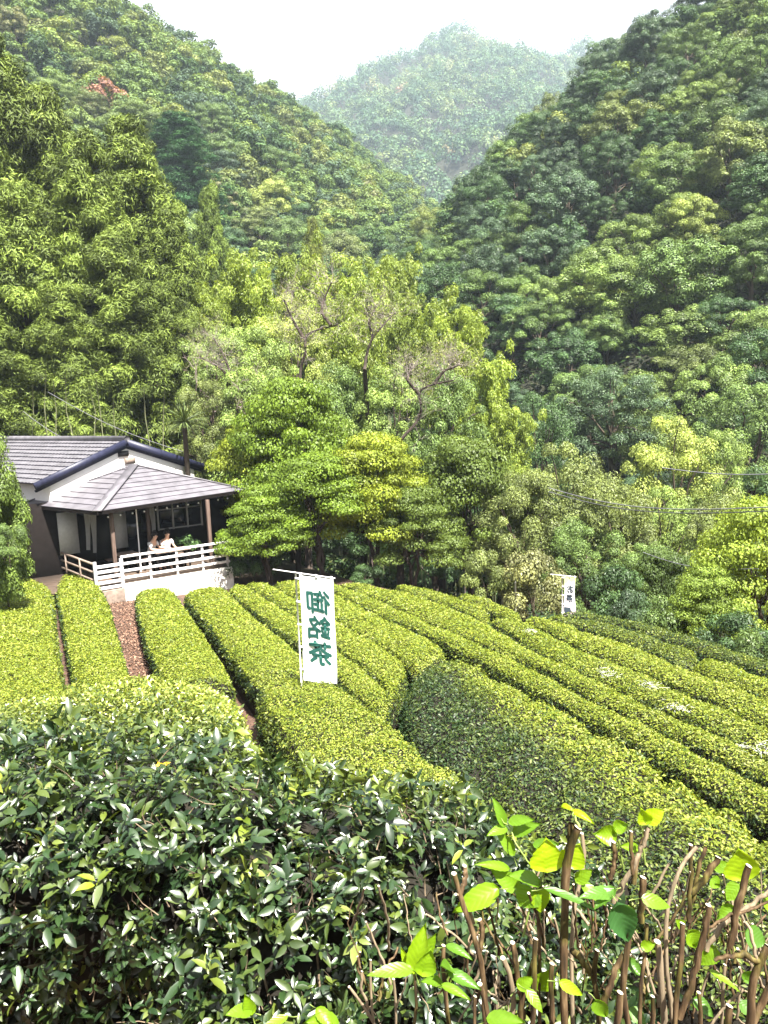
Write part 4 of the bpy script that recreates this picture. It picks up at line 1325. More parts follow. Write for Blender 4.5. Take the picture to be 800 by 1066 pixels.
    for t in (.33, .66, 1.0):
        q = Acc(); p = q0 + d * t; q.box(p - Z * .85 - RA * .03, RA * .06, RN * .06, Z * .9); o = part('rail_post', q, [M_WOODG], sro); o.location = (0, 0, 0)
house()

def string_lights():
    h = thing('string_lights', 'string of small white bulbs hanging under the veranda eave', 'string lights', tuple(CE + np.array([0, 0, -.2])))
    w_ = Acc()
    p0 = CE + ND * .25 + BD * .3 - Z * .16; p1 = RE + ND * .25 - BD * .5 - Z * .16
    n = 60; t = np.linspace(0, 1, n)
    pts = p0 + (p1 - p0) * t[:, None]; pts[:, 2] -= .05 * np.abs(np.sin(t * math.pi * 11))
    w_.tube(pts, .006, 5)
    part('cable', w_, [M_BLACK], h)
    for k in range(12):
        p = p0 + (p1 - p0) * (k + .5) / 12 - Z * .10
        b = Acc(); th = np.linspace(0, math.pi, 7)
        b.tube([p + Z * .035 * math.cos(a) for a in th], [max(.002, .035 * math.sin(a)) for a in th], 8)
        part('bulb', b, [M_BULB], h, smooth=True)
string_lights()

# ------------------------------------------------------------------ veranda furniture and people
def table(s, n_, w_, d_, label):
    p = A0 + RA * s + RN * n_
    t = thing('cafe_table', label, 'table', tuple(p), None)
    a = Acc(); a.box(p - RA * w_ / 2 - RN * d_ / 2 + Z * .70, RA * w_, RN * d_, Z * .04); part('tabletop', a, [M_WOODG], t, bevel=.008)
    for i in (-1, 1):
        for j in (-1, 1):
            a = Acc(); a.cbox(p + RA * i * (w_ / 2 - .06) + RN * j * (d_ / 2 - .06) + Z * .35, RA, RN, Z, .05, .05, .70); part('leg', a, [M_DARKW], t)
    return p
def bench(s, n_, label, w_=1.0):
    p = A0 + RA * s + RN * n_
    t = thing('wooden_bench', label, 'bench', tuple(p), None)
    a = Acc(); a.box(p - RA * w_ / 2 - RN * .2 + Z * .41, RA * w_, RN * .4, Z * .04); part('seat', a, [M_WOOD], t)
    for i in (-1, 1):
        a = Acc(); a.cbox(p + RA * i * (w_ / 2 - .08) + Z * .205, RA, RN, Z, .06, .34, .41); part('leg', a, [M_DARKW], t)
TP = table(2.0, .75, 1.3, .6, 'wooden cafe table in front of the seated people on the veranda')
bench(1.9, 1.45, 'wooden bench the two seated people sit on', 1.6)
table(.55, 1.3, .7, .7, 'dark cafe table by the front corner post of the veranda')
bench(.5, 2.1, 'short bench behind the table by the front corner post', .9)

def skin_mesh(name, joints, edges, mat, parent, sub=2):
    me = bpy.data.meshes.new(name)
    me.from_pydata([j[0] for j in joints], edges, [])
    o = link(name, me, parent)
    sk = o.modifiers.new('skin', 'SKIN'); sk.use_smooth_shade = True
    for v, j in zip(me.skin_vertices[0].data, joints):
        v.radius = j[1] if isinstance(j[1], tuple) else (j[1], j[1])
    me.skin_vertices[0].data[0].use_root = True
    sb = o.modifiers.new('sub', 'SUBSURF'); sb.levels = sub; sb.render_levels = sub
    dg = bpy.context.evaluated_depsgraph_get(); dg.update()
    m2 = bpy.data.meshes.new_from_object(o.evaluated_get(dg))
    o.modifiers.clear(); o.data = m2
    m2.materials.clear(); m2.materials.append(mat)
    for p in m2.polygons: p.use_smooth = True
    return o
def person(s, n_, face, label, shirt, trousers, hair, lean=0.0, tilt=0.0):
    """seated figure: face = horizontal facing direction"""
    p = A0 + RA * s + RN * n_
    f = norm(np.asarray(face, float)); r = np.cross(f, Z)
    t = thing('person', label, 'person', tuple(p))
    skin = mat_plain('skin', (.52, .33, .24), .55, .08, 5)
    def W(a, b, c): return tuple(Vector(r * a + f * b + Z * c))
    L = lean
    J = [(W(0, 0, .55), (.155, .12)), (W(0, .02 + L * .3, .72), (.14, .105)), (W(0, .03 + L * .7, .90), (.155, .11)), (W(0, .04 + L, 1.01), (.10, .08)),
         (W(0, .06 + L, 1.09), (.055, .055)), (W(0, .09 + L + tilt, 1.18), (.075, .085)), (W(0, .09 + L + tilt, 1.28), (.078, .092))]
    E = [(0, 1), (1, 2), (2, 3), (3, 4), (4, 5), (5, 6)]
    for sx in (-1, 1):
        b = len(J)
        J += [(W(.17 * sx, .03 + L, .985), (.062, .06)), (W(.235 * sx, .10 + L, .78), (.045, .045)), (W(.15 * sx, .36 + L, .76), (.034, .034)), (W(.11 * sx, .45 + L, .765), (.036, .02))]
        E += [(3, b), (b, b + 1), (b + 1, b + 2), (b + 2, b + 3)]
        for k, (dx, ln) in enumerate(((-.028, .07), (-.010, .085), (.010, .08), (.027, .065))):
            J.append((W((.11) * sx + dx, .45 + L + ln, .755), (.009, .009))); E.append((b + 3, len(J) - 1))
        J.append((W(.075 * sx, .48 + L, .765), (.010, .010))); E.append((b + 3, len(J) - 1))
        b = len(J)
        J += [(W(.10 * sx, .05, .53), (.095, .085)), (W(.12 * sx, .44, .52), (.062, .06)), (W(.12 * sx, .44, .10), (.042, .042)), (W(.12 * sx, .56, .045), (.04, .03))]
        E += [(0, b), (b, b + 1), (b + 1, b + 2), (b + 2, b + 3)]
    skin_mesh('body', J, E, skin, t)
    def cloth(name, jj, ee, m):
        skin_mesh(name, jj, ee, m, t)
    g = 1.13
    Js = [(W(0, 0, .56), (.17, .135)), (W(0, .02 + L * .3, .72), (.162, .125)), (W(0, .03 + L * .7, .90), (.172, .125)), (W(0, .04 + L, 1.01), (.115, .095))]
    Es = [(0, 1), (1, 2), (2, 3)]
    for sx in (-1, 1):
        b = len(Js)
        Js += [(W(.17 * sx, .03 + L, .985), (.078, .074)), (W(.225 * sx, .085 + L, .83), (.07, .066))]
        Es += [(3, b), (b, b + 1)]
    cloth('shirt', Js, Es, shirt)
    Jt = [(W(0, 0, .54), (.165, .13))]; Et = []
    for sx in (-1, 1):
        b = len(Jt)
        Jt += [(W(.10 * sx, .05, .53), (.105, .095)), (W(.12 * sx, .44, .52), (.075, .072)), (W(.12 * sx, .44, .12), (.06, .06))]
        Et += [(0, b), (b, b + 1), (b + 1, b + 2)]
    cloth('trousers', Jt, Et, trousers)
    hd = np.array([0, 0, 0.0])
    Jh = [(W(0, .045 + L + tilt, 1.33), (.088, .085)), (W(0, .02 + L + tilt, 1.25), (.088, .072)), (W(0, .085 + L + tilt, 1.365), (.078, .06))]
    cloth('hair', Jh, [(0, 1), (0, 2)], hair)
    fa = Acc()
    hc = r * 0 + f * (.09 + L + tilt) + Z * 1.235
    def ball(c, rad):
        th = np.linspace(0, math.pi, 6); fa.tube([c + Z * rad * math.cos(a) for a in th], [max(.001, rad * math.sin(a)) for a in th], 8)
    ball(hc + f * .095 - Z * .02, .016)
    for sx in (-1, 1): ball(hc + r * sx * .085 - Z * .01, .02)
    me = fa.mesh('nose_and_ears', [skin], True); link('nose_and_ears', me, t)
    fe = Acc(); fa = fe
    for sx in (-1, 1): ball(hc + f * .083 + r * sx * .03 + Z * .01, .009)
    fe.cbox(hc + f * .088 - Z * .06, r, f, Z, .04, .012, .008)
    link('eyes_and_mouth', fe.mesh('eyes_and_mouth', [hair], True), t)
M_PINK = mat_plain('pale_pink_cloth', (.72, .66, .66), .85, .08, 8)
M_WCL = mat_plain('white_cloth', (.50, .50, .50), .85, .08, 8)
M_DCL = mat_plain('dark_cloth', (.02, .02, .028), .85, .2, 8)
M_HAIR = mat_plain('black_hair', (.012, .010, .010), .5, .3, 20)
person(2.05, 1.42, -RN + RA * .2, 'person in a pale pink shirt sitting at the veranda table', M_PINK, M_DCL, M_HAIR, .05, .03)
person(1.45, 1.42, -RN + RA * .7, 'person in a white top leaning beside the one in pink', M_WCL, M_DCL, M_HAIR, .13, .06)

# potted greenery at the right end of the veranda
def planter():
    p = A0 + RA * 3.0 + RN * 1.7
    t = thing('potted_plant', 'leafy green plant in a box at the right end of the veranda', 'plant', tuple(p))
    a = Acc(); a.cbox(p + Z * .2, RA, RN, Z, .9, .35, .4); part('planter_box', a, [M_DARKW], t, bevel=.01)
    rng = np.random.default_rng(3); l = Acc()
    C = p + np.stack([rng.uniform(-.45, .45, 14)[:, None] * RA + rng.uniform(-.15, .15, 14)[:, None] * RN + Z * rng.uniform(.5, .95, 14)[:, None]], 0)[0]
    clumps(rng, l, C, np.full(14, .2), 70, .10, .5)
    o = part('foliage', l, [M_CROWN], t); o.color = (.05, .10, .03, 1)
planter()

# ------------------------------------------------------------------ banners
M_CLOTH = None
def cloth_mat(name, stops=None):
    m, ns, lk, b = new_mat(name)
    b.inputs['Roughness'].default_value = .9; b.inputs['Specular IOR Level'].default_value = .1
    b.inputs['Base Color'].default_value = (.78, .80, .80, 1)
    col = None
    if stops:
        tc = ns.new('ShaderNodeTexCoord'); sp = ns.new('ShaderNodeSeparateXYZ'); lk.new(tc.outputs['Generated'], sp.inputs[0])
        nz = ns.new('ShaderNodeTexNoise'); nz.inputs['Scale'].default_value = 3; lk.new(tc.outputs['Generated'], nz.inputs['Vector'])
        ad = ns.new('ShaderNodeMath'); ad.operation = 'MULTIPLY_ADD'; ad.inputs[1].default_value = .3; lk.new(nz.outputs[0], ad.inputs[0]); lk.new(sp.outputs['Z'], ad.inputs[2])
        r = ramp(ns, stops); lk.new(ad.outputs[0], r.inputs[0]); lk.new(r.outputs[0], b.inputs['Base Color']); col = r.outputs[0]
    tr = ns.new('ShaderNodeBsdfTranslucent'); tr.inputs[0].default_value = (.8, .82, .82, 1)
    if col: lk.new(col, tr.inputs[0])
    mx = ns.new('ShaderNodeMixShader'); mx.inputs[0].default_value = .35
    lk.new(b.outputs[0], mx.inputs[1]); lk.new(tr.outputs[0], mx.inputs[2]); lk.new(mx.outputs[0], ns['Material Output'].inputs[0])
    return m
def glyph(ch, bold):
    cu = bpy.data.curves.new('glyph', 'FONT'); cu.body = ch; cu.size = 1; cu.offset = 0; cu.resolution_u = 4
    o = bpy.data.objects.new('glyph', cu); COL.objects.link(o)
    dg = bpy.context.evaluated_depsgraph_get(); dg.update()
    me = bpy.data.meshes.new_from_object(o.evaluated_get(dg))
    bpy.data.objects.remove(o)
    bm = bmesh.new(); bm.from_mesh(me)
    bmesh.ops.triangulate(bm, faces=bm.faces)
    for _ in range(1):
        bmesh.ops.subdivide_edges(bm, edges=[e for e in bm.edges if e.calc_length() > .12], cuts=1)
    bmesh.ops.triangulate(bm, faces=bm.faces)
    v = np.array([x.co[:2] for x in bm.verts]); f = np.array([[q.index for q in fa.verts] for fa in bm.faces]); bm.free()
    mn, mxx = v.min(0), v.max(0)
    v = (v - (mn + mxx) / 2) / (mxx - mn).max()
    return v, f
def banner(label, tl, tr, H, foot, cmat, chars, ink, pole_side=0, mirror=True, extra=None):
    """cloth hung from a cross bar between tl and tr; pole along the left edge down to the ground"""
    tl, tr = np.array(tl), np.array(tr)
    ax = norm(tr - tl); Wd = np.linalg.norm(tr - tl)
    nf = norm(np.cross(ax, Z)); nf = nf if nf[1] < 0 else -nf            # towards the camera
    dn = norm(-Z + ax * .01)
    pb = tl - ax * .05; gz = g1(pb[0], pb[1])
    t = thing('nobori_banner', label, 'banner', (pb[0], pb[1], gz))
    def S(u, v):
        u = np.asarray(u); v = np.asarray(v)
        b = .045 * np.sin(v * 6 + u * 3.0) * v + .008 * np.sin(u * 14 + v * 9) + .012 * np.sin(u * 9 + v * 3) + foot * v * v
        sag = .012 * np.abs(np.sin(u * math.pi * 2)) * np.exp(-v * 12)
        return tl + ax * (u * Wd)[..., None] + dn * (v * H + sag)[..., None] + nf * b[..., None] + ax * (-.05 * v * v * Wd)[..., None]
    a = Acc(); n, m = 40, 14
    V, U = np.meshgrid(np.linspace(0, 1, n), np.linspace(0, 1, m), indexing='ij')
    a.add(S(U, V).reshape(-1, 3), [grid_faces(n, m)])
    cl = part('cloth', a, [cmat], t, smooth=True)
    for (ch, u0, v0, su, sv) in chars:
        g, f = glyph(ch, .026)
        x = g[:, 0] * (-1 if mirror else 1)
        u = u0 + x * su; v = v0 - g[:, 1] * sv
        k = Acc()
        for side in (1, -1):
            for q, (du, dv) in enumerate(((0, 0), (.03, .004), (-.03, -.004), (.004, .010), (-.004, -.010))):     # brush weight
                k.add(S(u + du * su * .8, v + dv * .8) + nf * (.005 + .0006 * q) * side, [f])
        o = part('lettering', k, [ink], cl); o.location = (0, 0, 0)
    po = Acc(); top = tl - ax * .05 + Z * .03
    po.tube([np.array([pb[0], pb[1], gz - .2]), top], [.014, .012], 8); part('pole', po, [M_PAINT], t, smooth=True)
    br = Acc(); br.tube([tl - ax * .38 + Z * .025, tr + ax * .03 + Z * .01], .009, 6); part('crossbar', br, [M_PAINT], t)
    lo = Acc()
    for u in (0.05, .5, .95):
        p = tl + ax * Wd * u; lo.cbox(p + Z * .0, ax, nf, Z, .03, .02, .06)
    for v in np.linspace(.05, .9, 5):
        p = S(np.array([0.0]), np.array([v]))[0]; q = top + (np.array([pb[0], pb[1], gz]) - top) * (v * H / (top[2] - gz))
        lo.cbox((p + q) / 2, ax, nf, Z, .08, .014, .03)
    part('loop', lo, [M_PAINT], t)
    if extra: extra(t, cl, S, nf)
    return t
M_INK = mat_plain('dark_green_ink', (.008, .062, .050), .85, .15, 10)
M_INKB = mat_plain('dark_blue_ink', (.03, .045, .06), .85, .15, 10)
Yb = 10.6
tl, tr = atY(311.5, 598, Yb), atY(347, 602.5, Yb + .12)
banner('tall white banner with dark green mirrored characters standing among the tea rows', tl, tr, 1.62, -.02, cloth_mat('white_banner_cloth'),
       [('\u5fa1', .52, .235, .68, .21), ('\u9298', .52, .478, .68, .21), ('\u8336', .52, .720, .68, .21)], M_INK)
def cup(t, cl, S, nf):
    a = Acc(); th = np.linspace(0, math.pi, 12)
    u = np.concatenate([.30 + .26 * np.cos(th), [.04, .56]]); v = np.concatenate([.80 + .10 * np.sin(th), [.74, .74]])
    pts = S(u, v) + nf * .005
    a.add(pts, [np.array([[12] + list(range(11, -1, -1)) + [13]])])
    o = part('picture', a, [M_INKB], cl); o.location = (0, 0, 0)
tl, tr = atY(587.5, 600, 17.4), atY(599.2, 601, 17.5)
banner('small far banner with yellow top and pink foot before dark trees', tl, tr, 1.02, .0,
       cloth_mat('printed_banner_cloth', [(.12, (.55, .60, .50)), (.24, (.62, .40, .58)), (.40, (.76, .70, .76)), (.95, (.78, .78, .74)), (1.0, (.62, .68, .30)), ]),
       [('\u304a', .5, .29, .54, .18), ('\u8336', .5, .52, .54, .18)], M_INKB, mirror=True, extra=cup)

# ------------------------------------------------------------------ wires, stakes, palm
def cable(label, pts, r=.012, group=None):
    P = [np.array(p) for p in pts]
    n = 24; out = []
    for a, b in zip(P[:-1], P[1:]):
        t = np.linspace(0, 1, n)
        q = a + (b - a) * t[:, None]; q[:, 2] -= np.linalg.norm(b - a) * .03 * np.sin(t * math.pi); out.append(q)
    k = Acc(); k.tube(np.concatenate(out), r, 6)
    o = link('overhead_cable', k.mesh('overhead_cable', [M_CAB], True)); tag(o, label, 'cable', group)
M_CAB = mat_plain('grey_cable', (.16, .16, .18), .6, .2)
cable('upper overhead cable crossing behind the maple at right', [atY(690, 487, 20), atY(880, 487, 15)], .014)
cable('higher of the two close overhead cables across the olive tree', [atY(572, 508, 24), atY(820, 527, 14)], .013)
cable('lower of the two close overhead cables across the olive tree', [atY(572, 512, 24), atY(820, 531, 14)], .013)
cable('short low overhead cable above the shaded field edge', [atY(670, 575, 21), atY(790, 592, 15)], .010)
cable('thin cable running from the conifers down to the house roof', [atY(50, 408, 33), atY(190, 470, 29.5)], .010)
cable('thin cable slanting down behind the left part of the roof', [atY(24, 428, 32), atY(64, 455, 31.5)], .010)
for (x, y, yb, Y, lab) in ((484.5, 609, 618, 21, 'short white stake behind the short far tea row'), (537, 606, 620, 18.3, 'short white stake under the sparse shrub')):
    p, q = atY(x, y, Y), atY(x, yb, Y)
    k = Acc(); k.tube([np.array([p[0], p[1], g1(p[0], p[1]) - .1]), p], .02, 8)
    tag(link('marker_stake', k.mesh('marker_stake', [M_PAINT], True)), lab, 'stake', 'marker stakes')
def palm():
    p = atY(192, 452, 31); z = g1(p[0], p[1]); top = atY(192, 440, 31)
    t = thing('yucca_plant', 'spiky narrow leaved yucca beside the house roof', 'yucca', (p[0], p[1], z))
    k = Acc(); k.tube([(p[0], p[1], z - .2), (top[0], top[1], top[2] - .2)], [.14, .10], 8); part('trunk', k, [M_BARK], t)
    rng = np.random.default_rng(8); n = 150
    d = rand_dirs(rng, n); d[:, 2] = np.abs(d[:, 2]) * .8 + .15 * rng.normal(size=n); d = norm(d)
    P = np.tile(top, (n, 1)); N = norm(np.cross(d, np.cross(d, np.tile(Z, (n, 1)))) * -1 + .2 * rng.normal(size=d.shape))
    l = Acc(); add_leaves(l, P, N, d, rng.uniform(.8, 1.2, n), .05, rng.random(n), .5, 'fine', .25)
    o = part('leaves', l, [M_CROWN], t); o.color = (.07, .10, .035, 1)
palm()
# pale bamboo stems standing clear behind the roof
rng = np.random.default_rng(12)
for i, (x, yt, xb, lean) in enumerate(((8, 400, 14, 0), (26, 418, 28, 0), (48, 385, 50, 0), (55, 395, 58, 0), (68, 390, 78, 0), (92, 400, 98, 0), (100, 395, 108, 0), (118, 415, 122, 0), (150, 405, 156, 0), (172, 400, 170, 0), (34, 400, 33, 0))):
    p, q = atY(xb, 462, 35.5), atY(x, yt, 35.5)
    k = Acc(); b = p + (p - q) * .5; b[2] = g1(p[0], p[1]) - .1; b[0] = p[0] + (p[0] - q[0]) * .5; b[1] = p[1]
    k.tube([b, p, (p + q) / 2 + rng.normal(size=3) * .1, q], [.03, .025, .02, .015], 7)
    tag(link('bamboo_pole', k.mesh('bamboo_pole', [M_BAMB], True)), 'pale bare bamboo stem standing in the dark behind the house roof', 'bamboo stem', 'bamboo stems behind the roof')

# ------------------------------------------------------------------ pruned hydrangeas in front
def bark_mat():
    m, ns, lk, b = new_mat('hydrangea_bark')
    tc = ns.new('ShaderNodeTexCoord'); mp_ = ns.new('ShaderNodeMapping'); mp_.inputs['Scale'].default_value = (60, 60, 9)
    nz = ns.new('ShaderNodeTexNoise'); nz.inputs['Scale'].default_value = 1; nz.inputs['Detail'].default_value = 7
    lk.new(tc.outputs['Object'], mp_.inputs[0]); lk.new(mp_.outputs[0], nz.inputs['Vector'])
    n2 = ns.new('ShaderNodeTexNoise'); n2.inputs['Scale'].default_value = 7; lk.new(tc.outputs['Object'], n2.inputs['Vector'])
    r = ramp(ns, [(.30, (.020, .013, .007)), (.5, (.070, .042, .020)), (.70, (.17, .115, .060))]); lk.new(nz.outputs[0], r.inputs[0])
    r2 = ramp(ns, [(.5, (1, 1, 1)), (.62, (.75, .95, .45))]); lk.new(n2.outputs[0], r2.inputs[0])
    mu = ns.new('ShaderNodeMix'); mu.data_type = 'RGBA'; mu.blend_type = 'MULTIPLY'; mu.inputs[0].default_value = 1
    lk.new(r.outputs[0], mu.inputs[6]); lk.new(r2.outputs[0], mu.inputs[7]); lk.new(mu.outputs[2], b.inputs['Base Color'])
    b.inputs['Roughness'].default_value = .75; b.inputs['Specular IOR Level'].default_value = .25
    bp = ns.new('ShaderNodeBump'); bp.inputs['Strength'].default_value = .5; bp.inputs['Distance'].default_value = .004
    lk.new(nz.outputs[0], bp.inputs['Height']); lk.new(bp.outputs[0], b.inputs['Normal'])
    return m
M_HBARK = bark_mat()
M_HBARKP = mat_plain('pale_stem_bark', (.22, .17, .11), .8, .45, 30, .4, stretch=(2, 2, .3))
M_SHOOT = mat_plain('green_shoot', (.16, .22, .05), .5, .2, 10)
M_CUT = mat_plain('pale_cut_wood', (.52, .44, .33), .8, .3, 60)
def hyd_leaf_mat():
    m, ns, lk, b = new_mat('hydrangea_leaf')
    r = ramp(ns, [(0, (.035, .11, .035)), (.35, (.09, .20, .018)), (.7, (.17, .30, .010)), (1, (.33, .45, .008))]); lk.new(attr(ns, 'rnd'), r.inputs[0])
    uv = ns.new('ShaderNodeUVMap'); sp = ns.new('ShaderNodeSeparateXYZ'); lk.new(uv.outputs[0], sp.inputs[0])
    ab = ns.new('ShaderNodeMath'); ab.operation = 'ABSOLUTE'; lk.new(sp.outputs[0], ab.inputs[0])
    s1 = ns.new('ShaderNodeMath'); s1.operation = 'MULTIPLY_ADD'; s1.inputs[1].default_value = -.55; lk.new(ab.outputs[0], s1.inputs[0]); lk.new(sp.outputs[1], s1.inputs[2])
    s2 = ns.new('ShaderNodeMath'); s2.operation = 'MULTIPLY'; s2.inputs[1].default_value = 44; lk.new(s1.outputs[0], s2.inputs[0])
    s3 = ns.new('ShaderNodeMath'); s3.operation = 'SINE'; lk.new(s2.outputs[0], s3.inputs[0])
    vr = ramp(ns, [(.0, (1, 1, 1)), (.86, (1, 1, 1)), (1, (.90, .92, .84))])
    mr = ns.new('ShaderNodeMapRange'); mr.inputs[1].default_value = -1; mr.inputs[2].default_value = 1; lk.new(s3.outputs[0], mr.inputs[0]); lk.new(mr.outputs[0], vr.inputs[0])
    mu = ns.new('ShaderNodeMix'); mu.data_type = 'RGBA'; mu.blend_type = 'MULTIPLY'; mu.inputs[0].default_value = 1
    lk.new(r.outputs[0], mu.inputs[6]); lk.new(vr.outputs[0], mu.inputs[7])
    leaf_shader(m, ns, lk, b, mu.outputs[2], .45, .38, .45)
    bp = ns.new('ShaderNodeBump'); bp.inputs['Strength'].default_value = .15; bp.inputs['Distance'].default_value = .003
    lk.new(mr.outputs[0], bp.inputs['Height']); lk.new(bp.outputs[0], b.inputs['Normal'])
    return m
M_HLEAF = hyd_leaf_mat()
def big_leaf(base, tip, nrm, width, rnd, parent, curl=.18, cup=.12):
    """broad serrated leaf"""
    base, tip = np.array(base, float), np.array(tip, float)
    T = tip - base; L = np.linalg.norm(T); T = T / L
    N = np.array(nrm, float); N = norm(N - N.dot(T) * T); B = np.cross(N, T)
    m, c = 15, 9
    v, uvs = [], []
    for i in range(m):
        t = i / (m - 1)
        wv = width * .5 * (math.sin(math.pi * min(1, t ** .72)) ** .8) * (1.05 - .12 * t)
        if i == m - 1: wv = 0
        wv *= 1 + (.06 if i % 2 else -.02)
        for j in range(c):
            s = j / (c - 1) * 2 - 1
            p = base + T * L * (t) + B * wv * s + N * (cup * width * s * s * .5 - curl * L * t * t + .012 * width * math.sin(i * 1.3 + s * 4))
            v.append(p); uvs.append((s * wv / width, t))
    me = make_mesh('leaf', v, [grid_faces(m, c)], [M_HLEAF], {'rnd': np.full((m - 1) * (c - 1), rnd)}, smooth=True)
    uvl = me.uv_layers.new(name='uv')
    li = np.empty(len(me.loops), np.int32); me.loops.foreach_get('vertex_index', li)
    uvl.data.foreach_set('uv', np.array(uvs, np.float32)[li].ravel())
    o = link('leaf', me, parent); o.location = -Vector(parent.location)
    a = Acc(); q = base - T * .035 + np.array([0, .01, -.025]); a.tube([base + T * .004, (base + q) / 2 - N * .004, q], [.0012, .0014, .0017], 6)
    part('leaf_stalk', a, [M_SHOOT], parent, smooth=True)
    return o
def stem(parent, pts, r0, r1, mat=None, cut=True, knots=True, rng=None):
    P = np.array(pts, float)
    n = max(6, len(P) * 4)
    d = np.concatenate([[0], np.cumsum(np.linalg.norm(np.diff(P, axis=0), axis=1))])
    t = np.linspace(0, d[-1], n)
    Q = np.stack([np.interp(t, d, P[:, k]) for k in range(3)], -1)
    Q = smooth(Q, 2)
    Q[1:-1] += rng.normal(size=(n - 2, 3)) * .0022
    rad = np.linspace(r0, r1, n) * (1 + .025 * rng.normal(size=n))
    if knots:
        for k in rng.choice(np.arange(1, n - 1), min(3, n - 2), replace=False): rad[k] *= 1.13
    a = Acc(); a.tube(Q, rad, 10, cap=False)
    e = Q[-1]; dd = norm(Q[-1] - Q[-2])
    if cut:
        s = norm(np.cross(dd, [0, .3, 1.0])); u = np.cross(s, dd); th = np.arange(10) / 10 * 2 * math.pi
        ring = e + dd * .002 + rad[-1] * 1.0 * (np.cos(th)[:, None] * s + np.sin(th)[:, None] * u) + dd * (.35 * rad[-1] * np.cos(th))[:, None]
        a.add(np.concatenate([ring, [e + dd * .001]]), [np.array([[i, (i + 1) % 10, 10] for i in range(10)])], mat=1)
    o = part('stem', a, [mat or M_HBARK, M_CUT], parent, smooth=True)
    return Q
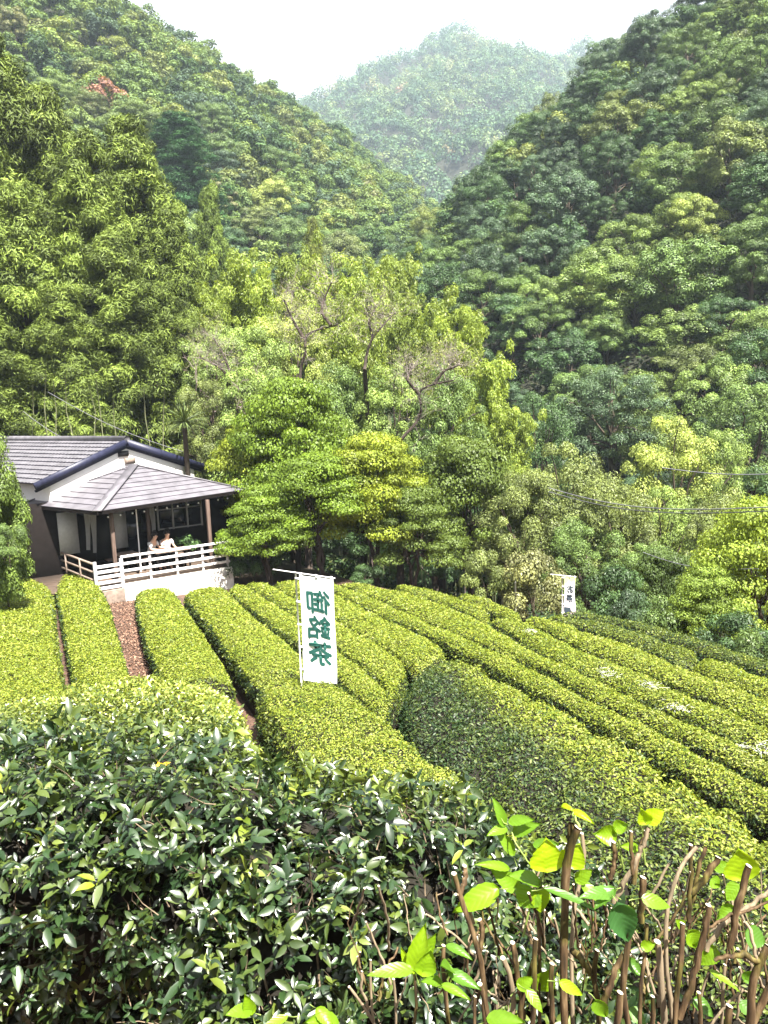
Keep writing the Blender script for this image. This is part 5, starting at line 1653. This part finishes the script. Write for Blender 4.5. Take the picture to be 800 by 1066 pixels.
def hydrangeas():
    rng = np.random.default_rng(21)
    def G(p): return g1(p[0], p[1]) - .05
    def shrub(label, xs):
        p = atY(xs, 1066, 2.3)
        return thing('pruned_hydrangea', label, 'hydrangea', (p[0], p[1], G(p)))
    H1_ = shrub('small cut back hydrangea with pale twigs at the bottom edge', 395)
    H2_ = shrub('pruned hydrangea with the tall forked brown stem and big yellow leaves', 540)
    H3_ = shrub('dense pruned hydrangea with many cut stems at the bottom right', 690)
    # stems: (shrub, [(x, y, Y) ...] from foot to tip, radius px at foot, at tip, pale)
    ST = [
        (H2_, [(588, 1090, 2.2), (587, 960, 2.22), (589, 900, 2.22), (598, 868, 2.2), (602, 862, 2.2)], 6.5, 6, 0),
        (H2_, [(589, 905, 2.22), (594, 880, 2.24), (595, 857, 2.25)], 5, 5, 0),
        (H2_, [(508, 1090, 2.3), (503, 1010, 2.3), (498, 985, 2.3), (484, 945, 2.3), (478, 925, 2.3), (473, 910, 2.3)], 6, 4, 0),
        (H2_, [(480, 930, 2.3), (485, 915, 2.32), (484, 902, 2.33)], 4, 3.6, 0),
        (H2_, [(500, 990, 2.3), (503, 970, 2.3), (500, 958, 2.3)], 4, 3.6, 0),
        (H2_, [(562, 1090, 2.3), (562, 1000, 2.3), (561, 940, 2.32), (560, 925, 2.33)], 3.2, 2.6, 0),
        (H2_, [(555, 1090, 2.25), (556, 1030, 2.25), (557, 985, 2.25), (558, 978, 2.25)], 4.5, 4, 0),
        (H2_, [(575, 1090, 2.2), (574, 1050, 2.2), (575, 1004, 2.2)], 4, 4, 0),
        (H2_, [(530, 1090, 2.3), (536, 1030, 2.3), (530, 1000, 2.32), (524, 998, 2.3)], 5, 4, 1),
        (H2_, [(545, 1060, 2.3), (540, 1020, 2.3), (536, 992, 2.3), (534, 982, 2.3)], 4.5, 4, 0),
        (H2_, [(548, 1090, 2.3), (538, 1050, 2.28), (548, 1025, 2.28), (556, 1000, 2.28)], 6, 4, 0),
        (H2_, [(598, 1090, 2.35), (594, 990, 2.38), (600, 930, 2.4), (612, 890, 2.42), (606, 868, 2.43)], 4, 3, 1),
        (H2_, [(470, 1090, 2.3), (463, 1040, 2.3), (462, 985, 2.3)], 4, 3.4, 0),
        (H2_, [(515, 1090, 2.25), (506, 1040, 2.25), (500, 1025, 2.25)], 5, 4, 0),
        (H2_, [(495, 1090, 2.25), (494, 1050, 2.25), (495, 1038, 2.25)], 3, 2.6, 0),
        (H1_, [(392, 1090, 2.3), (388, 1055, 2.3), (384, 1020, 2.3), (386, 1000, 2.3)], 2.6, 2, 1),
        (H1_, [(400, 1090, 2.3), (384, 1050, 2.3), (372, 1035, 2.3), (364, 1028, 2.3)], 3.5, 2.2, 1),
        (H1_, [(384, 1050, 2.3), (376, 1028, 2.28), (377, 1012, 2.28)], 2.4, 2, 1),
        (H1_, [(410, 1090, 2.3), (416, 1050, 2.3), (410, 1020, 2.3)], 2.5, 2, 1),
        (H1_, [(430, 1090, 2.35), (436, 1040, 2.35), (431, 1005, 2.35)], 3, 2.4, 0),
        (H3_, [(660, 1090, 2.1), (646, 1030, 2.1), (654, 985, 2.1), (660, 953, 2.1)], 5, 4.6, 2),
        (H3_, [(640, 1090, 2.05), (645, 1060, 2.05), (646, 1034, 2.05)], 5.5, 5.2, 0),
        (H3_, [(694, 1090, 2.2), (690, 1030, 2.2), (684, 990, 2.2), (685, 981, 2.2)], 6.5, 5, 1),
        (H3_, [(704, 1090, 2.25), (696, 1010, 2.25), (690, 980, 2.25), (697, 945, 2.27), (702, 905, 2.28), (726, 882, 2.3)], 4.5, 3, 1),
        (H3_, [(700, 1090, 2.1), (704, 1050, 2.1), (708, 1020, 2.1), (711, 962, 2.12)], 5, 4, 0),
        (H3_, [(708, 1060, 2.1), (720, 1025, 2.1), (732, 985, 2.1), (738, 943, 2.1)], 5.5, 4.5, 2),
        (H3_, [(718, 960, 2.35), (719, 920, 2.36), (719.5, 880, 2.36)], 3.6, 3.2, 2),
        (H3_, [(760, 985, 2.2), (768, 945, 2.2), (780, 902, 2.2)], 5.5, 5, 0),
        (H3_, [(720, 930, 2.4), (735, 915, 2.4), (748, 893, 2.4)], 5, 4.6, 2),
        (H3_, [(722, 940, 2.4), (727, 905, 2.42), (735, 882, 2.43)], 3.2, 3, 0),
        (H3_, [(640, 940, 2.35), (652, 915, 2.35), (665, 895, 2.35), (672, 870, 2.35), (676, 862, 2.35)], 4.5, 3, 1),
        (H3_, [(660, 920, 2.4), (664, 890, 2.4), (673, 866, 2.4)], 4.5, 4, 0),
        (H3_, [(636, 915, 2.35), (641, 900, 2.35), (639, 877, 2.35)], 4, 3.6, 0),
        (H3_, [(659, 910, 2.3), (657, 880, 2.3), (657.5, 866, 2.3)], 3, 2.8, 0),
        (H3_, [(668, 960, 2.3), (669, 925, 2.3), (670, 914, 2.3)], 5, 5, 2),
        (H3_, [(780, 1090, 2.1), (782, 1040, 2.1), (788, 1000, 2.1), (800, 985, 2.1)], 8, 6, 0),
        (H3_, [(790, 1000, 2.1), (770, 993, 2.1), (745, 1000, 2.12)], 5, 3, 0),
        (H3_, [(788, 1000, 2.1), (783, 975, 2.1), (776, 960, 2.12)], 3, 2.2, 1),
        (H3_, [(736, 990, 2.25), (752, 962, 2.25), (785, 940, 2.25), (815, 918, 2.25)], 4, 3.4, 1),
        (H3_, [(738, 966, 2.2), (765, 950, 2.2), (790, 945, 2.2), (812, 932, 2.2)], 2.2, 2, 2),
        (H3_, [(725, 1090, 2.15), (752, 1050, 2.15), (775, 1030, 2.15)], 2.2, 2, 1),
        (H3_, [(680, 1090, 2.1), (680, 1060, 2.1), (680, 1038, 2.1)], 3.4, 3.2, 0),
        (H3_, [(729, 1090, 2.1), (729, 1060, 2.1), (728, 1034, 2.1)], 3.4, 3.2, 0),
        (H3_, [(757, 1090, 2.0), (759, 1065, 2.0), (760, 1048, 2.0)], 6, 5.6, 0),
        (H3_, [(625, 1090, 2.2), (622, 1040, 2.2), (615, 1000, 2.2), (622, 990, 2.2)], 5, 4, 0),
        (H3_, [(628, 1050, 2.2), (640, 1010, 2.2), (650, 995, 2.2)], 6, 4, 0),
        (H3_, [(615, 1015, 2.2), (606, 1000, 2.2), (596, 990, 2.25)], 5, 5, 0),
        (H3_, [(752, 1090, 2.2), (752, 1040, 2.2), (755, 1005, 2.2)], 3, 2.6, 1),
        (H3_, [(668, 1090, 2.2), (664, 1050, 2.2), (672, 1000, 2.22), (674, 962, 2.24)], 3.6, 3, 0),
        (H3_, [(775, 1090, 2.15), (790, 1050, 2.15), (812, 1010, 2.15)], 7, 6, 0),
    ]
    for (sh_, pts, r0, r1, pale) in ST:
        P = [atY(*p) for p in pts]
        Yv = pts[-1][2]
        if pts[0][1] > 1080:
            b = P[0].copy(); b[2] = g1(b[0], b[1]) - .05; b[0] += (b[0] - P[1][0]) * .2; P = [b] + P
        stem(sh_, P, .72 * r0 * Yv / F, .72 * r1 * Yv / F, M_HBARKP if pale == 1 else M_HBARK, rng=rng)
    def rstems(sh_, x0, x1, n):                       # thin side twigs deeper in the shrub
        for k in range(n):
            x, y = rng.uniform(x0, x1), rng.uniform(960, 1070); Y = rng.uniform(2.3, 2.7)
            p = atY(x, y, Y); q = atY(x + rng.normal() * 22, y - rng.uniform(25, 70), Y + rng.normal() * .08)
            r = rng.uniform(.6, 1.9) * Y / F
            stem(sh_, [p, (p + q) / 2 + rng.normal(size=3) * .012, q], r, r * .75, M_HBARKP if k % 2 else M_HBARK, rng=rng, knots=False)
    rstems(H3_, 600, 810, 80); rstems(H2_, 450, 610, 40); rstems(H1_, 360, 450, 10)
    cam_n = np.array([0, -1, .35])
    LV = [  # shrub, base px, tip px, Y, width px, rnd, normal
        (H2_, (568, 905), (572, 876), 2.25, 44, .95, (0.1, -1, .1)), (H2_, (590, 900), (606, 880), 2.3, 34, .92, (-.1, -1, .1)),
        (H2_, (520, 925), (466, 942), 2.35, 26, .75, (0, -.7, .8)), (H2_, (540, 925), (512, 905), 2.4, 22, .6, (0, -.8, .6)),
        (H2_, (556, 925), (540, 948), 2.3, 34, .55, (-.2, -1, .2)), (H2_, (562, 925), (566, 955), 2.3, 26, .8, (.3, -1, .1)),
        (H2_, (562, 920), (532, 898), 2.3, 20, .5, (0, -.5, 1)), (H2_, (530, 905), (498, 888), 2.4, 12, .65, (0, -.6, .9)),
        (H2_, (535, 890), (518, 860), 2.5, 14, .6, (.2, -.8, .6)), (H2_, (535, 868), (556, 850), 2.5, 16, .5, (0, -.7, .8)),
        (H2_, (525, 860), (518, 832), 2.5, 13, .5, (.3, -.9, .3)), (H2_, (530, 856), (556, 846), 2.5, 14, .55, (0, -.6, .9)),
        (H2_, (528, 862), (505, 862), 2.5, 13, .6, (0, -.5, .9)), (H2_, (556, 880), (582, 872), 2.45, 14, .45, (0, -.6, .9)),
        (H2_, (595, 843), (582, 832), 2.25, 12, .9, (.2, -.4, 1)), (H2_, (596, 845), (617, 847), 2.25, 10, .98, (0, -.5, 1)),
        (H2_, (605, 920), (632, 936), 2.3, 16, .6, (.3, -.6, .9)), (H2_, (566, 925), (630, 934), 2.2, 11, .3, (0, -.3, 1)),
        (H2_, (600, 918), (618, 905), 2.3, 16, .7, (0, -.8, .6)),
        (H2_, (470, 1010), (462, 992), 2.2, 20, .4, (0, -.5, 1)), (H2_, (466, 1012), (504, 1022), 2.2, 16, .35, (0, -.4, 1)),
        (H2_, (460, 1026), (492, 1030), 2.15, 12, .6, (0, -.3, 1)), (H2_, (460, 1025), (445, 1008), 2.2, 14, .5, (0, -.5, .9)),
        (H2_, (465, 985), (492, 985), 2.25, 12, .4, (0, -.3, 1)), (H1_, (432, 1012), (440, 966), 2.25, 26, .8, (-.2, -.8, .5)),
        (H1_, (430, 1010), (386, 998), 2.2, 18, .6, (0, -.5, 1)), (H1_, (432, 1014), (416, 990), 2.3, 14, .85, (-.3, -.7, .5)),
        (H1_, (436, 1000), (456, 972), 2.3, 18, .7, (.2, -.8, .5)), (H1_, (440, 1012), (450, 990), 2.2, 26, .75, (.2, -.7, .6)),
        (H2_, (508, 1062), (545, 1050), 2.1, 20, .55, (0, -.4, 1)), (H2_, (548, 1030), (566, 1046), 2.15, 14, .65, (0, -.5, 1)),
        (H2_, (560, 1030), (576, 1010), 2.3, 34, .75, (.2, -1, .2)), (H2_, (540, 1028), (556, 1018), 2.25, 16, .7, (0, -.8, .6)),
        (H2_, (582, 1022), (612, 1038), 2.1, 14, .85, (0, -.7, .7)),
        (H1_, (330, 1050), (350, 1062), 2.0, 16, .7, (0, -.4, 1)), (H1_, (262, 1052), (240, 1042), 2.1, 18, .6, (0, -.5, 1)), (H1_, (300, 1058), (268, 1062), 2.0, 12, .7, (0, -.4, 1)),
        (H1_, (262, 1055), (255, 1036), 2.1, 16, .75, (.2, -.8, .5)), (H1_, (350, 1066), (322, 1050), 2.0, 22, .65, (0, -.5, .9)),
        (H3_, (642, 938), (656, 985), 2.1, 36, .05, (-.1, -.9, .5)), (H3_, (640, 930), (606, 918), 2.15, 18, .35, (0, -.5, 1)),
        (H3_, (640, 925), (614, 935), 2.15, 16, .3, (0, -.3, 1)), (H3_, (668, 935), (705, 944), 2.2, 17, .6, (0, -.7, .7)),
        (H3_, (772, 915), (770, 882), 2.3, 42, .88, (-.1, -1, .1)), (H3_, (672, 855), (694, 843), 2.4, 20, .97, (0, -.8, .5)),
        (H3_, (672, 856), (668, 842), 2.4, 18, .9, (-.2, -.8, .5)), (H3_, (640, 868), (618, 870), 2.4, 24, .75, (0, -1, .3)),
        (H3_, (640, 862), (656, 858), 2.4, 16, .7, (0, -.8, .5)), (H3_, (665, 884), (646, 880), 2.4, 12, .7, (0, -.7, .7)),
        (H3_, (716, 968), (728, 990), 2.25, 22, .7, (.2, -.9, .3)), (H3_, (745, 985), (728, 1008), 2.25, 24, .65, (-.2, -.8, .5)),
        (H3_, (712, 965), (705, 958), 2.2, 12, .7, (0, -.8, .4)), (H3_, (668, 985), (684, 984), 2.2, 14, .75, (0, -.9, .3)),
        (H3_, (738, 1010), (772, 1022), 2.15, 9, .7, (0, -.3, 1)), (H3_, (776, 1020), (790, 1010), 2.2, 18, .4, (0, -.8, .5)),
        (H3_, (776, 970), (802, 985), 2.2, 26, .3, (.2, -.8, .5)), (H3_, (770, 920), (756, 940), 2.4, 20, .6, (-.2, -.8, .5)),
        (H3_, (765, 945), (745, 960), 2.4, 20, .55, (0, -.8, .6)), (H3_, (740, 915), (752, 925), 2.45, 16, .6, (0, -.8, .5)),
        (H3_, (795, 935), (812, 950), 2.3, 20, .75, (0, -.7, .7)), (H3_, (744, 905), (762, 898), 2.5, 14, .6, (0, -.7, .7)),
        (H3_, (620, 1040), (634, 1066), 2.05, 20, .55, (-.3, -.7, .4)), (H3_, (722, 1040), (742, 1050), 2.3, 18, .3, (0, -.6, .9)),
        (H3_, (770, 1045), (790, 1050), 2.3, 18, .3, (0, -.6, .9)), (H3_, (655, 1050), (672, 1060), 2.3, 18, .35, (0, -.6, .9)),
        (H3_, (652, 1000), (668, 1010), 2.4, 16, .3, (0, -.6, .9)),
    ]
    for (sh_, b, tp, Y, wpx, rn, nr) in LV:
        P, Q = atY(b[0], b[1], Y), atY(tp[0], tp[1], Y - .02)
        nr = np.array(nr, float)
        if nr[2] > .7: Q = Q + np.array([0, -.035, 0])
        Q = P + (Q - P) * .9
        big_leaf(P, Q, nr, .92 * wpx * Y / F, rn * .94, sh_, curl=rng.uniform(.12, .42), cup=rng.uniform(.0, .55))
    # green shoots carrying the upper leaves
    for (sh_, pts) in ((H2_, [(562, 960, 2.32), (561, 930, 2.3), (556, 905, 2.35), (538, 880, 2.45), (530, 858, 2.5), (522, 852, 2.5)]), (H2_, [(545, 975, 2.3), (552, 945, 2.3), (562, 922, 2.3), (566, 908, 2.25)]),
                       (H2_, [(604, 862, 2.2), (598, 850, 2.23), (595, 842, 2.25)]), (H3_, [(672, 900, 2.4), (668, 870, 2.4), (672, 854, 2.4)]), (H3_, [(650, 905, 2.4), (645, 880, 2.4), (640, 864, 2.4)]),
                       (H3_, [(762, 960, 2.3), (775, 930, 2.3), (771, 912, 2.3)])):
        stem(sh_, [atY(*p) for p in pts], 1.3 * 2.3 / F, .9 * 2.3 / F, M_SHOOT, cut=False, knots=False, rng=rng)
hydrangeas()

def litter():
    rng = np.random.default_rng(31); n = 5200
    c0, c1 = onS(126, 615, -.8), onS(152, 705, -.8)
    t = rng.random(n); P = c0 + (c1 - c0) * t[:, None]
    P[:, 0] += rng.normal(size=n) * .32; P[:, 1] += rng.normal(size=n) * .3
    P[:, 2] = ground(P[:, 0], P[:, 1]) + .035 + .02 * rng.random(n)
    N = norm(np.array([0, 0, 1.0]) + .35 * rng.normal(size=(n, 3))); a = Acc()
    add_leaves(a, P, N, perp(N, rng), .07 * rng.uniform(.6, 1.3, n), .035, rng.random(n), .5, 'fold', .2)
    m, ns, lk, b = new_mat('brown_litter')
    r = ramp(ns, [(0, (.035, .018, .012)), (.5, (.11, .055, .034)), (.85, (.20, .11, .07)), (1, (.34, .22, .15))]); lk.new(attr(ns, 'rnd'), r.inputs[0]); lk.new(r.outputs[0], b.inputs['Base Color'])
    b.inputs['Roughness'].default_value = .8
    tag(link('leaf_litter', a.mesh('leaf_litter', [m])), 'brown leaf litter on the soil path between the tea rows', 'leaf litter', kind='stuff')
litter()
M_WEB = mat_plain('cobweb_silk', (.75, .75, .75), .6, .05)
def cobweb(x, y, Y, r, label, seed):
    rng = np.random.default_rng(seed)
    c = (onS(x, y, .02) if Y is None else atY(x, y, Y)); a = Acc()
    r *= .40
    for k in range(42):
        p = c + np.array([rng.normal() * r, rng.normal() * r, rng.normal() * .012 + .03]); q = p + np.array([rng.normal() * r * .5, rng.normal() * r * .5, rng.normal() * .01])
        a.tube([p, q], (.0007 if Y else .0013), 3, cap=False)
    tag(link('cobweb', a.mesh('cobweb', [M_WEB])), label, 'cobweb', 'cobwebs on the tea')
for k, w_ in enumerate([(632, 703, None, .22, 'cobweb on the middle of a long tea row, left one of a close pair'), (676, 714, None, .2, 'cobweb on the middle of a long tea row, right one of a close pair'),
           (706, 738, None, .22, 'cobweb on the tea row below the close pair of cobwebs'), (552, 658, None, .2, 'cobweb near the far tip of a tea row below the small banner'),
           (790, 783, None, .2, 'cobweb on a tea row by the right edge'), (160, 805, 4.9, .10, 'cobweb on the near tea bush beside the yellow fallen leaf'),
           (190, 778, 6.6, .16, 'cobweb on the near tea bush beside the orange fallen leaf'), (30, 800, 5.2, .16, 'cobweb on the near tea bush by the left edge'), (205, 958, 3.75, .07, 'cobweb low on the front of the near tea bush')]):
    cobweb(*w_, 40 + k)

# ------------------------------------------------------------------ fallen leaves on the near bush
M_YEL = mat_plain('yellow_dead_leaf', (.75, .42, .015), .6, .2, 20)
for (x, y, Y, lab) in ((142, 771, 6.6, 'orange yellow fallen leaf lying on the near tea bush, farther one'), (172, 800, 4.9, 'yellow fallen leaf lying on the near tea bush, closer one')):
    p = atY(x, y, Y) + np.array([0, -.04, .05])
    a = Acc(); rr = np.random.default_rng(int(x))
    a.tube([p], [1], 3) if False else None
    n = 14; th = np.linspace(0, 2 * math.pi, n, endpoint=False)
    rad = .035 + .01 * np.cos(th * 5)
    v = np.concatenate([[p], p + np.stack([np.cos(th) * rad * 1.2, np.sin(th) * rad * .8, .012 * np.cos(th * 2) + .25 * np.sin(th) * rad], -1)])
    a.add(v, [np.array([[0, i + 1, (i + 1) % n + 1] for i in range(n)])])
    o = link('fallen_leaf', a.mesh('fallen_leaf', [M_YEL]))
    tag(o, lab, 'leaf', 'fallen leaves on the bush')
print('SCENE DONE', len(bpy.data.objects))
